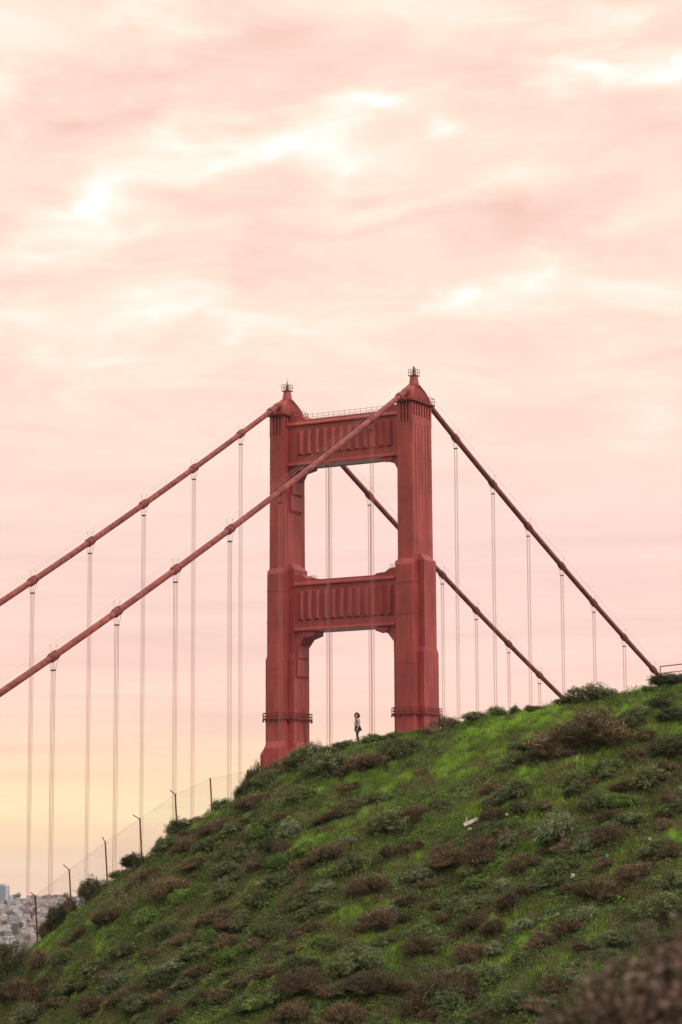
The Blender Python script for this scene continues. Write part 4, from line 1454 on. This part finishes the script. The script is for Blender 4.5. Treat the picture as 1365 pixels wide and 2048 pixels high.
for i in range(len(tops) - 1):
    P, Q = tops[i], tops[i + 1]
    h = 2.3
    MB().tube([P, (P + Q) / 2 - Vector((0, 0, 0.05)), Q], 0.0035, 4).build('top_wire', M['rustdark'], fence)
    # chain-link: two families of slanting wires 5 cm apart, each a thin ribbon bent round
    u_ = Q - P
    Lh = Vector((u_.x, u_.y, 0)).length
    rise = u_.z
    segs, n_ = [], int((Lh + h) / 0.056)
    for fam in (1, -1):
        for k in range(-int(h / 0.056), int(Lh / 0.056) + 1):
            s0 = k * 0.056
            lo, hi_ = max(0.0, -s0), min(h, Lh - s0)
            if hi_ - lo < 0.03:
                continue
            ends = []
            for w_ in (lo, hi_):
                s1 = s0 + w_
                if fam < 0:
                    s1 = Lh - s1
                tt = s1 / Lh
                ends.append(np.array(P + u_ * tt - Vector((0, 0, h - w_))) + np.array([0, 0, 0.0]))
            segs.append(np.stack(ends))
    S_ = np.array(segs)
    v, f, t = twigs(S_, np.full((len(S_), 2), 0.0010), np.tile([0.06, 0.055, 0.055], (len(S_), 1)))
    o = link('wire_mesh', np_mesh('wire_mesh', v, f, t, M['twig']), fence)
    o['kind'] = 'stuff'

# ------------------------------------------------------------------ pipe railing on the crest at the right
rl = empty('pipe_railing', put(*[(1321 - 682.5) / FPX * 127.5, 127.5]))
tag(rl, 'rust-red pipe railing on the crest at the right edge', 'railing')
RO = rl.location.copy()
pp = [(1321, 1333), (1366, 1328), (1420, 1322), (1475, 1316)]
tp = [at(x, y, 127.5) - RO for x, y in pp]
for t_ in tp:
    ft = t_.copy()
    ft.z = float(ground((t_ + RO - CAM).dot(ER), 127.5)) - RO.z - 0.1
    MB().tube([ft, t_], 0.03, 6).build('post', M['rail'], rl)
MB().tube(tp, 0.032, 6).build('top_rail', M['rail'], rl)
MB().tube([t_ - Vector((0, 0, 0.36)) for t_ in tp], 0.026, 6).build('mid_rail', M['rail'], rl)


# ------------------------------------------------------------------ litter on the slope
def litter(name, px_, py_, L, Wd, col, label, cat, bent=0.3, stake=False):
    g = land(px_, py_)
    p = put(*g)
    o = None
    rng = random.Random(int(px_ + py_))
    m = MB()
    if name == 'plank':
        root = empty(name, p + Vector((0, 0, 0.16)))
        d = (ER * 0.94 + Vector((0, 0, 0.42))).normalized()
        nrm_ = Vector((0, 0, 1)).cross(d).normalized()
        w = d.cross(nrm_)
        pts = [(-L / 2, -Wd / 2), (L / 2 - 0.06, -Wd / 2 * 0.9), (L / 2, 0.02), (L / 2 - 0.03, Wd / 2), (-L / 2, Wd / 2)]
        v = [d * a_ + w * b_ + nrm_ * t_ for t_ in (-0.02, 0.02) for a_, b_ in pts]
        n = 5
        m.add(v, [tuple(range(n)), tuple(range(n, 2 * n))] + [(j, (j + 1) % n, (j + 1) % n + n, j + n) for j in range(n)])
        m.build('board', mat('whitewashed_wood', (0.62, 0.60, 0.56), 0.8, 0.2, 8), root)
        m = MB()
        m.tube([d * (-L / 2 + .06) + Vector((0, 0, -0.1)), d * (-L / 2 + .18) + Vector((0, 0, 0.32))], 0.022, 4)
        m.build('stake', mat('pale_wood', (0.6, 0.57, 0.52), 0.8, 0.2, 8), root)
        tag(root, label, cat)
        return
    # a crumpled sheet
    nn = 5
    vs = []
    for i in range(nn):
        for j in range(nn):
            a_, b_ = (i / (nn - 1) - .5) * L, (j / (nn - 1) - .5) * Wd
            vs.append(ER * a_ + Vector((0, 0, 1)) * (b_ * 0.8) - EF * (b_ * 0.5 + rng.uniform(0, bent) * L))
    m.add(vs, [(i * nn + j, i * nn + j + 1, (i + 1) * nn + j + 1, (i + 1) * nn + j) for i in range(nn - 1) for j in range(nn - 1)])
    o = m.build(name, mat(name, col, 0.7, 0.1, 6))
    sol = o.modifiers.new('thick', 'SOLIDIFY')
    sol.thickness = 0.006
    o.location = p + Vector((0, 0, 0.2)) - EF * 0.1
    tag(o, label, cat)


litter('plank', 943, 1650, 0.78, 0.17, None, 'broken white plank lying among shrubs right of centre', 'plank')
litter('paper_scrap', 1145, 1762, 0.2, 0.22, (0.7, 0.7, 0.68), 'crumpled white paper scrap in grass low on the right', 'litter')
litter('paper_scrap', 1300, 1687, 0.15, 0.13, (0.66, 0.66, 0.64), 'small white paper scrap beside shrubs near the right edge', 'litter')
litter('paper_scrap', 1014, 1637, 0.13, 0.13, (0.7, 0.7, 0.68), 'small white scrap just right of the broken white plank', 'litter')
litter('paper_scrap', 940, 1667, 0.18, 0.11, (0.66, 0.62, 0.6), 'small white scrap just below the broken white plank', 'litter')
litter('plastic_cup', 1214, 1722, 0.16, 0.2, (0.22, 0.55, 0.40), 'mint green plastic scrap among leaves on the right slope', 'litter')
litter('paper_scrap', 1115, 1837, 0.17, 0.16, (0.36, 0.40, 0.34), 'greenish grey scrap on bright grass low on the right', 'litter')
litter('paper_scrap', 849, 1940, 0.3, 0.13, (0.5, 0.40, 0.38), 'pinkish flat scrap under brown shrubs at the bottom', 'litter')
litter('paper_scrap', 515, 1775, 0.2, 0.2, (0.55, 0.45, 0.38), 'pale pinkish scrap on a leafy patch left of centre', 'litter')


# ------------------------------------------------------------------ the person on the crest
def skin_mesh(name, pts, edges, rads, root, m, sub=2):
    me = bpy.data.meshes.new(name)
    me.from_pydata([tuple(p) for p in pts], edges, [])
    o = bpy.data.objects.new(name, me)
    COL.objects.link(o)
    md = o.modifiers.new('skin', 'SKIN')
    md.use_smooth_shade = True
    for i, rr in enumerate(rads):
        me.skin_vertices[0].data[i].radius = rr if isinstance(rr, tuple) else (rr, rr)
        me.skin_vertices[0].data[i].use_root = (i == root)
    sb_ = o.modifiers.new('sub', 'SUBSURF')
    sb_.levels = sub
    sb_.render_levels = sub
    dg = bpy.context.evaluated_depsgraph_get()
    dg.update()
    out = bpy.data.meshes.new_from_object(o.evaluated_get(dg))
    bpy.data.objects.remove(o)
    bpy.data.meshes.remove(me)
    out.materials.clear()
    out.materials.append(m)
    out.shade_smooth()
    out.name = name
    return out


def build_person():
    feet_px = 1489
    bb = float(np.interp(0.8, _ra, _rb)) - 0.25
    pa = (713.5 - 682.5) / FPX * bb
    loc = put(pa, bb)
    # local frame: +x where she faces (to the left of the view), +y away from the viewer
    th = math.atan2(-ER.y, -ER.x)
    root = empty('person', loc - Vector((0, 0, 0.06)), th + 0.25)
    root.scale = (1.0, 1.0, 0.955)
    tag(root, 'person in grey cardigan and blue jeans standing on the crest, looking back', 'person')
    H = 1.70
    # body: x forward, y to her left (towards the viewer is +y or -y depending on the turn); z up
    P, E_, Rr = [], [], []

    def v(x, y, z, r_):
        P.append((x, y, z))
        Rr.append(r_)
        return len(P) - 1

    def chain(*ids):
        for i in range(len(ids) - 1):
            E_.append((ids[i], ids[i + 1]))
    pel = v(0, 0, 0.93, (0.125, 0.15))
    wst = v(0.01, 0, 1.08, (0.10, 0.125))
    rib = v(0.01, 0, 1.24, (0.115, 0.145))
    che = v(0.0, 0, 1.36, (0.105, 0.15))
    nk0 = v(-0.01, 0, 1.45, (0.055, 0.06))
    nk1 = v(0.01, 0, 1.51, (0.047, 0.05))
    hd0 = v(0.03, 0.0, 1.56, (0.07, 0.062))
    hd1 = v(0.03, 0.0, 1.63, (0.092, 0.078))
    hd2 = v(0.02, 0.0, 1.69, (0.075, 0.066))
    chain(pel, wst, rib, che, nk0, nk1, hd0, hd1, hd2)
    for sd_ in (-1, 1):
        fwd = 0.03 * sd_
        hip = v(0.0, 0.085 * sd_, 0.86, (0.095, 0.09))
        thi = v(0.01 + fwd * .4, 0.09 * sd_, 0.68, (0.08, 0.078))
        kne = v(0.015 + fwd, 0.085 * sd_, 0.47, (0.058, 0.056))
        clf = v(-0.015 + fwd, 0.085 * sd_, 0.34, (0.056, 0.054))
        ank = v(-0.02 + fwd, 0.085 * sd_, 0.09, (0.037, 0.036))
        hee = v(-0.03 + fwd, 0.085 * sd_, 0.04, (0.036, 0.036))
        toe = v(0.13 + fwd, 0.095 * sd_, 0.03, (0.036, 0.026))
        chain(pel, hip, thi, kne, clf, ank, hee, toe)
        sh = v(-0.01, 0.165 * sd_, 1.38, (0.055, 0.055))
        el_ = v(-0.03 if sd_ < 0 else -0.02, 0.205 * sd_, 1.12, (0.042, 0.042))
        wr = v(0.05, 0.195 * sd_, 0.90, (0.028, 0.026))
        pa_ = v(0.075, 0.19 * sd_, 0.82, (0.036, 0.020))
        chain(che, sh, el_, wr, pa_)
    skin = mat('skin', (0.56, 0.36, 0.28), 0.5, 0.06, 8)
    body = skin_mesh('body', P, E_, Rr, pel, skin)
    bo = link('body', body, root)
    # fingers
    fm = MB()
    for sd_ in (-1, 1):
        for k, (dx, L) in enumerate(((0.026, 0.066), (0.009, 0.074), (-0.009, 0.070), (-0.026, 0.056))):
            b0 = Vector((0.085 + dx, 0.19 * sd_, 0.80))
            fm.tube([b0, b0 + Vector((0.006, -0.006 * sd_, -L * .5)), b0 + Vector((0.012, -0.022 * sd_, -L * .85)), b0 + Vector((0.012, -0.034 * sd_, -L))], [0.0095, 0.009, 0.008, 0.006], 6)
        b0 = Vector((0.10, 0.18 * sd_, 0.855))
        fm.tube([b0, b0 + Vector((0.028, -0.012 * sd_, -0.03)), b0 + Vector((0.034, -0.024 * sd_, -0.062))], [0.011, 0.010, 0.007], 6)
    fm.build('fingers', skin, bo, smooth=True)
    # face, turned towards the viewer: bearing of the viewer in her frame
    inv = Matrix.Rotation(-(th + 0.25), 4, 'Z')
    tv = (inv @ (CAM - loc)).normalized()
    tv = Vector((tv.x, tv.y, 0)).normalized()
    look = (Vector((1, 0, 0)) * 0.75 + tv * 0.75).normalized()
    sidev = Vector((-look.y, look.x, 0))
    hc = Vector((0.03, 0, 1.625))
    m = MB()
    rings = []
    for i in range(9):
        ph = -math.pi / 2 + math.pi * i / 8
        w = math.cos(ph)
        zz_ = math.sin(ph)
        nar = 1.0 if zz_ > -0.1 else 1.0 + 0.35 * (zz_ + 0.1)
        rings.append([hc + (look * math.cos(q) * 0.094 + sidev * math.sin(q) * 0.076 * nar) * max(w, 0.02) + Vector((0, 0, zz_ * 0.118)) + look * 0.012 for q in [j * math.pi / 8 for j in range(16)]])
    m.loft(rings)
    hd_ = m.build('head', skin, bo, smooth=True)
    m = MB()
    m.tube([hc + look * 0.10 + Vector((0, 0, 0.02)), hc + look * 0.125 + Vector((0, 0, -0.02)), hc + look * 0.10 + Vector((0, 0, -0.028))], [0.007, 0.014, 0.010], 6)
    m.build('nose', skin, bo)
    for e in (-1, 1):
        c = hc + look * 0.098 + sidev * e * 0.03 + Vector((0, 0, 0.012))
        MB().tube([c - sidev * 0.013, c + sidev * 0.013], [0.006, 0.006], 6).build('eye', M['dark'], bo)
        c = hc + look * 0.10 + sidev * e * 0.03 + Vector((0, 0, 0.032))
        MB().tube([c - sidev * 0.018, c, c + sidev * 0.018], [0.003, 0.0045, 0.003], 5).build('eyebrow', M['rust'], bo)
        c = hc + sidev * e * 0.078
        MB().tube([c - Vector((0, 0, 0.025)), c, c + Vector((0, 0, 0.025))], [0.008, 0.014, 0.010], 6).build('ear', skin, bo)
    c = hc + look * 0.094 + Vector((0, 0, -0.058))
    MB().tube([c - sidev * 0.02, c + look * 0.005, c + sidev * 0.02], [0.003, 0.006, 0.003], 6).build('mouth', mat('lip', (0.4, 0.15, 0.13), 0.5, 0.05), bo)
    # curly auburn hair: many short coils round the skull and down the neck
    hm = MB()
    rr_ = random.Random(4)
    for i in range(420):
        q = rr_.uniform(0, 2 * math.pi)
        zt = rr_.uniform(-1.0, 1.0)
        dv = look * math.cos(q) * math.sqrt(1 - zt * zt) + sidev * math.sin(q) * math.sqrt(1 - zt * zt) + Vector((0, 0, zt))
        if dv.dot(look) > 0.45 and zt < 0.62:
            continue
        if dv.dot(look) > 0.1 and zt < -0.55:
            continue
        sc_ = 0.112 + 0.03 * rr_.random() + (0.02 if zt < 0 else 0)
        c = hc + Vector((0, 0, 0.01)) + Vector((dv.x * sc_, dv.y * sc_, dv.z * sc_ * 1.08))
        ax = Vector((rr_.uniform(-1, 1), rr_.uniform(-1, 1), rr_.uniform(-1, 1))).normalized()
        pts = []
        for k in range(6):
            t_ = k * 1.1
            o2 = ax.orthogonal().normalized()
            o3 = ax.cross(o2)
            pts.append(c + (o2 * math.cos(t_) + o3 * math.sin(t_)) * 0.017 + Vector((0, 0, -0.008 * k)))
        hm.tube(pts, 0.0095, 4)
    hm.build('hair', mat('auburn_hair', (0.075, 0.018, 0.014), 0.55, 0.4, 20), bo)
    # cardigan: a looser skin round trunk and arms
    P, E_, Rr = [], [], []
    p0 = v(0.005, 0, 0.97, (0.155, 0.185))
    p1 = v(0.01, 0, 1.08, (0.135, 0.165))
    p2 = v(0.012, 0, 1.24, (0.145, 0.172))
    p3 = v(0.0, 0, 1.37, (0.125, 0.17))
    p4 = v(-0.012, 0, 1.445, (0.075, 0.085))
    chain(p0, p1, p2, p3, p4)
    for sd_ in (-1, 1):
        s0 = v(-0.01, 0.17 * sd_, 1.385, (0.072, 0.07))
        s1 = v(-0.03 if sd_ < 0 else -0.02, 0.21 * sd_, 1.12, (0.06, 0.058))
        s2 = v(0.045, 0.20 * sd_, 0.915, (0.046, 0.042))
        chain(p3, s0, s1, s2)
    knit = mat('grey_knit', (0.36, 0.335, 0.30), 0.9, 0.25, 40, bump=0.4)
    link('cardigan', skin_mesh('cardigan', P, E_, Rr, 0, knit), bo)
    # scarf end and neckline
    MB().tube([Vector((0.06, -0.06, 1.45)), Vector((0.125, 0.0, 1.41)), Vector((0.06, 0.06, 1.45))], [0.028, 0.034, 0.028], 8).build('neckline', mat('dusty_red_cloth', (0.30, 0.10, 0.09), 0.9, 0.2, 30), bo)
    # black tunic hem, flared behind
    m = MB()
    rings = []
    for z_, ax_, ay_, cx in ((1.02, 0.145, 0.175, 0.0), (0.95, 0.165, 0.19, -0.01), (0.87, 0.18, 0.20, -0.025), (0.79, 0.195, 0.205, -0.045), (0.775, 0.19, 0.20, -0.045)):
        rings.append([Vector((cx + math.cos(q) * ax_ * (1 + 0.05 * math.sin(5 * q)), math.sin(q) * ay_ * (1 + 0.05 * math.cos(6 * q)), z_ + (0.05 * max(0, math.cos(q)) if z_ < 0.9 else 0))) for q in [j * math.pi / 10 for j in range(20)]])
    m.loft(rings)
    m.build('tunic_hem', mat('black_cloth', (0.016, 0.013, 0.018), 0.9, 0.2, 20), bo, smooth=True)
    # jeans and shoes
    P, E_, Rr = [], [], []
    j0 = v(0, 0, 0.93, (0.13, 0.155))
    for sd_ in (-1, 1):
        fwd = 0.03 * sd_
        ids = [j0, v(0, 0.088 * sd_, 0.85, (0.105, 0.098)), v(0.01 + fwd * .4, 0.092 * sd_, 0.68, (0.088, 0.086)), v(0.015 + fwd, 0.087 * sd_, 0.47, (0.067, 0.064)),
               v(-0.013 + fwd, 0.087 * sd_, 0.33, (0.063, 0.061)), v(-0.02 + fwd, 0.086 * sd_, 0.10, (0.050, 0.048))]
        chain(*ids)
    link('jeans', skin_mesh('jeans', P, E_, Rr, 0, mat('blue_denim', (0.035, 0.055, 0.17), 0.85, 0.25, 25)), bo)
    for sd_ in (-1, 1):
        fwd = 0.03 * sd_
        MB().tube([Vector((-0.06 + fwd, 0.086 * sd_, 0.05)), Vector((0.0 + fwd, 0.088 * sd_, 0.055)), Vector((0.09 + fwd, 0.094 * sd_, 0.045)), Vector((0.17 + fwd, 0.098 * sd_, 0.03))], [0.042, 0.052, 0.048, 0.03], 10).build('shoe', M['dark'], bo, smooth=True)
    return root


build_person()

# ------------------------------------------------------------------ the city across the water
def city_z(a, b):
    a, b = np.asarray(a, float), np.asarray(b, float)
    t = np.clip((b - 4350) / 2300, 0, 1)
    base = -3 + 72 * t ** 0.92 + (fbm(a / 160 + 3, b / 260, 41, 3) - 0.5) * 16 * np.clip(t * 3, 0, 1)
    fall = np.clip((b - 6650) / 900, 0, 1)
    side_ = np.clip((a + 2300) / 500, 0, 1) * np.clip((900 - a) / 500, 0, 1)
    return np.maximum((base - 75 * fall) * side_ - 4 * (1 - side_), -5)


far = grid_obj('city_hill', np.arange(-2300, 901, 40), np.arange(4200, 7600, 40), city_z, mat('city_ground', (0.09, 0.10, 0.08), 0.95, 0.3, 0.02))
tag(far, kind='structure')
WALLC = [(0.52, 0.53, 0.52), (0.58, 0.62, 0.66), (0.36, 0.36, 0.35), (0.44, 0.42, 0.40), (0.28, 0.34, 0.43), (0.50, 0.52, 0.54), (0.17, 0.20, 0.25), (0.38, 0.31, 0.28)]  # wall colours cooled to carry some of the blue of the distance haze
WM = [mat('stucco', c, 0.85, 0.08, 0.3) for c in WALLC]
ROOFM = [mat('tar_roof', (0.22, 0.21, 0.22), 0.9, 0.15, 0.3), mat('pale_roof', (0.5, 0.48, 0.46), 0.9, 0.15, 0.3), mat('tile_roof', (0.28, 0.15, 0.11), 0.9, 0.2, 0.4)]
GLASS = mat('far_glass', (0.07, 0.10, 0.13), 0.2, 0.2, 0.2, 0.5)


def house_mesh(w, d, h, gable, wm, rm, rng):
    m = MB()
    m.box(-w / 2, w / 2, -d / 2, d / 2, -6, h)
    nb_ = len(m.f)
    if gable:
        e = 0.4
        rh = w * 0.28
        m.add([(-w / 2 - e, -d / 2 - e, h), (w / 2 + e, -d / 2 - e, h), (w / 2 + e, d / 2 + e, h), (-w / 2 - e, d / 2 + e, h), (0, -d / 2 - e, h + rh), (0, d / 2 + e, h + rh)],
              [(0, 1, 4), (1, 2, 5, 4), (2, 3, 5), (3, 0, 4, 5), (0, 3, 2, 1)])
    else:
        m.box(-w / 2 - .2, w / 2 + .2, -d / 2 - .2, d / 2 + .2, h + .01, h + 0.5)
        m.box(-w / 5, w / 8, -d / 4, d / 5, h + .5, h + 2.6)
    nr_ = len(m.f)
    fl = max(1, int(h / 3.2))
    for j in range(fl):
        z0 = 1.0 + j * 3.1
        nw = max(2, int(w / 3.0))
        for k in range(nw):
            x = -w / 2 + w * (k + .5) / nw
            for sy in (-1, 1):
                m.box(x - .65, x + .65, sy * d / 2 - 0.06, sy * d / 2 + 0.06, z0, z0 + 1.7)
        nw = max(2, int(d / 3.2))
        for k in range(nw):
            y = -d / 2 + d * (k + .5) / nw
            for sx in (-1, 1):
                m.box(sx * w / 2 - 0.06, sx * w / 2 + 0.06, y - .6, y + .6, z0, z0 + 1.7)
    me = m.mesh('house', wm)
    me.materials.append(rm)
    me.materials.append(GLASS)
    for i, p in enumerate(me.polygons):
        p.material_index = 0 if i < nb_ else (1 if i < nr_ else 2)
    return me


rng = random.Random(31)
HM, HN = [], []
WN = ['pale grey', 'bluish white', 'grey', 'taupe', 'slate blue', 'light grey', 'dark slate', 'brown']
for i in range(22):
    big = i % 7 == 0
    HM.append(house_mesh(rng.uniform(7, 11) * (1.6 if big else 1), rng.uniform(9, 14) * (1.3 if big else 1), rng.uniform(6.5, 10.5) * (1.5 if big else 1), i % 3 == 0, WM[i % len(WM)], ROOFM[i % 3], rng))
    HN.append(('large ' if big else 'small ') + WN[i % len(WN)] + ' house with a ' + ('dark gabled', 'pale flat', 'brown flat')[i % 3] + ' roof across the water')
spots_ = []
tries = 0
while len(spots_) < 290 and tries < 20000:
    tries += 1
    b = 4480 + (6620 - 4480) * rng.random() ** 0.8
    pxx = rng.uniform(-45, 215)
    a = (pxx - 682.5) / FPX * b
    if any(abs(a - q[0]) < 9 and abs(b - q[1]) < 26 for q in spots_):
        continue
    spots_.append((a, b))
for i, (a, b) in enumerate(spots_):
    x, y = world_xy(a, b)
    hi = rng.randrange(len(HM))
    o = link('house', HM[hi], None, (x, y, float(city_z(a, b))))
    o.rotation_euler = (0, 0, YAW + rng.choice((0, math.pi / 2)) + rng.uniform(-0.25, 0.25))
    tag(o, HN[hi], 'house', 'houses on the far hillside')

# trees among the houses
def far_tree(seed, w, h):
    rg = np.random.default_rng(seed)
    k = 900
    d = unit(rg.normal(size=(k, 3)))
    lob = 1 + 0.25 * np.sin(d[:, 0] * 5 + seed) * np.cos(d[:, 1] * 4)
    c = d * (rg.uniform(.55, 1, (k, 1)) ** .4) * [w / 2, w / 2, h * .4] * lob[:, None] + [0, 0, h * .62]
    v, f, t = leaves(c, unit(d + rg.normal(size=(k, 3)) * .5 + [0, 0, .4]), rg.uniform(.9, 1.7, k), rg.uniform(.6, 1.1, k), np.array([0.045, 0.062, 0.035]) * rg.uniform(.6, 1.4, (k, 1)), rg)
    cr = np_mesh('crown', v, f, t, M['leaf'])
    tk = MB().tube([(0, 0, -2), (0.1, 0, h * .35), (0, 0.1, h * .7)], [.5, .4, .2], 6).mesh('trunk', WM[6])
    return cr, tk


FT = [far_tree(i, (13, 17, 10)[i % 3], (12, 13, 15)[i % 3]) for i in range(4)]
for i in range(84):
    if i < 14:
        pxx, b = [(30, 6560), (37, 6540), (42, 6590), (70, 6600), (76, 6580), (82, 6560), (108, 6580), (114, 6600), (120, 6570), (128, 6590), (134, 6600), (62, 6590), (92, 6590), (100, 6600)][i]
    else:
        pxx, b = rng.uniform(-30, 190), rng.uniform(4600, 6500)
    a = (pxx - 682.5) / FPX * b
    x, y = world_xy(a, b)
    o = empty('city_tree', (x, y, float(city_z(a, b))), rng.uniform(0, 6))
    s_ = rng.uniform(.75, 1.25)
    o.scale = (s_, s_, s_)
    cr, tk = FT[i % 4]
    link('crown', cr, o)
    link('trunk', tk, o)
    tag(o, 'dark hazy tree among the houses across the water', 'tree', 'trees on the far hillside')

# glass high-rise at the left edge, and the pale block beside it
def tower_block():
    b = 6300
    x0, x1 = (-24 - 682.5) / FPX * b, (23 - 682.5) / FPX * b
    zt = CAM.z + (1742 - 1768) / FPX * b
    ac = (x0 + x1) / 2
    x, y = world_xy(ac, b)
    zg = float(city_z(ac, b))
    o = empty('high_rise', (x, y, zg), YAW - math.pi / 2)
    tag(o, 'blue-grey glass high-rise above the far houses at the left edge', 'high-rise')
    w, d, h = (x1 - x0), 26, zt - zg
    MB().box(-w / 2, w / 2, -d / 2, d / 2, -6, h).build('wall', mat('curtain_wall', (0.24, 0.30, 0.36), 0.4, 0.08, 0.1), o)
    n = int(h / 3.6)
    gl = mat('high_rise_glass', (0.10, 0.15, 0.21), 0.15, 0.1, 0.1, 0.6)
    for j in range(n):
        z = 1.2 + j * 3.6
        MB().box(-w / 2 + 1, w / 2 - 8, -d / 2 - .1, -d / 2 + .1, z, z + 2.2).build('window_band', gl, o)
        MB().box(w / 2 - 6.5, w / 2 - .8, -d / 2 - .1, -d / 2 + .1, z, z + 2.2).build('window_band', WM[1], o)
        MB().box(w / 2 - .1, w / 2 + .1, -d / 2 + 1, d / 2 - 1, z, z + 2.2).build('window_band', gl, o)
    MB().box(-w / 2, w / 2 - 13, -d / 2 + 1, d / 2 - 1, h + .01, h + 5).build('penthouse', WM[4], o)
    MB().box(w / 2 - 13.01, w / 2, -d / 2, d / 2, h + 2.6, h + 3.8).build('roof_frame', WM[5], o)
    MB().box(w / 2 - .8, w / 2, -d / 2, -d / 2 + .8, h, h + 2.6).build('roof_post', WM[5], o)
    b2 = 6400
    a2 = (27.5 - 682.5) / FPX * b2
    x, y = world_xy(a2, b2)
    zg = float(city_z(a2, b2))
    o = empty('apartment_block', (x, y, zg), YAW - math.pi / 2)
    tag(o, 'slim pale block just right of the glass high-rise', 'apartment block')
    h = CAM.z + (1742 - 1786) / FPX * b2 - zg
    MB().box(-4, 4, -6, 6, -6, h).build('wall', WM[5], o)
    for j in range(int(h / 3.3)):
        for k in (-2.2, 0.2, 2.4):
            MB().box(k - .6, k + .6, -6.08, -5.9, 1 + j * 3.3, 2.7 + j * 3.3).build('window', GLASS, o)


tower_block()

# ------------------------------------------------------------------ the air
hz = bpy.data.materials.new('haze')
hz.use_nodes = True
ht_ = hz.node_tree
ht_.nodes.remove(ht_.nodes['Principled BSDF'])
pv = ht_.nodes.new('ShaderNodeVolumePrincipled')
pv.inputs['Color'].default_value = (0.72, 0.83, 1.0, 1)
pv.inputs['Density'].default_value = 0.32e-4
pv.inputs['Anisotropy'].default_value = 0.0
ht_.links.new(pv.outputs[0], ht_.nodes['Material Output'].inputs['Volume'])
o = MB().box(-11800, 11800, -11800, 11800, -9.5, 240).build('haze', hz)
tag(o, kind='stuff')
tag(o, 'pale blue haze in the air over the water and city', 'haze')
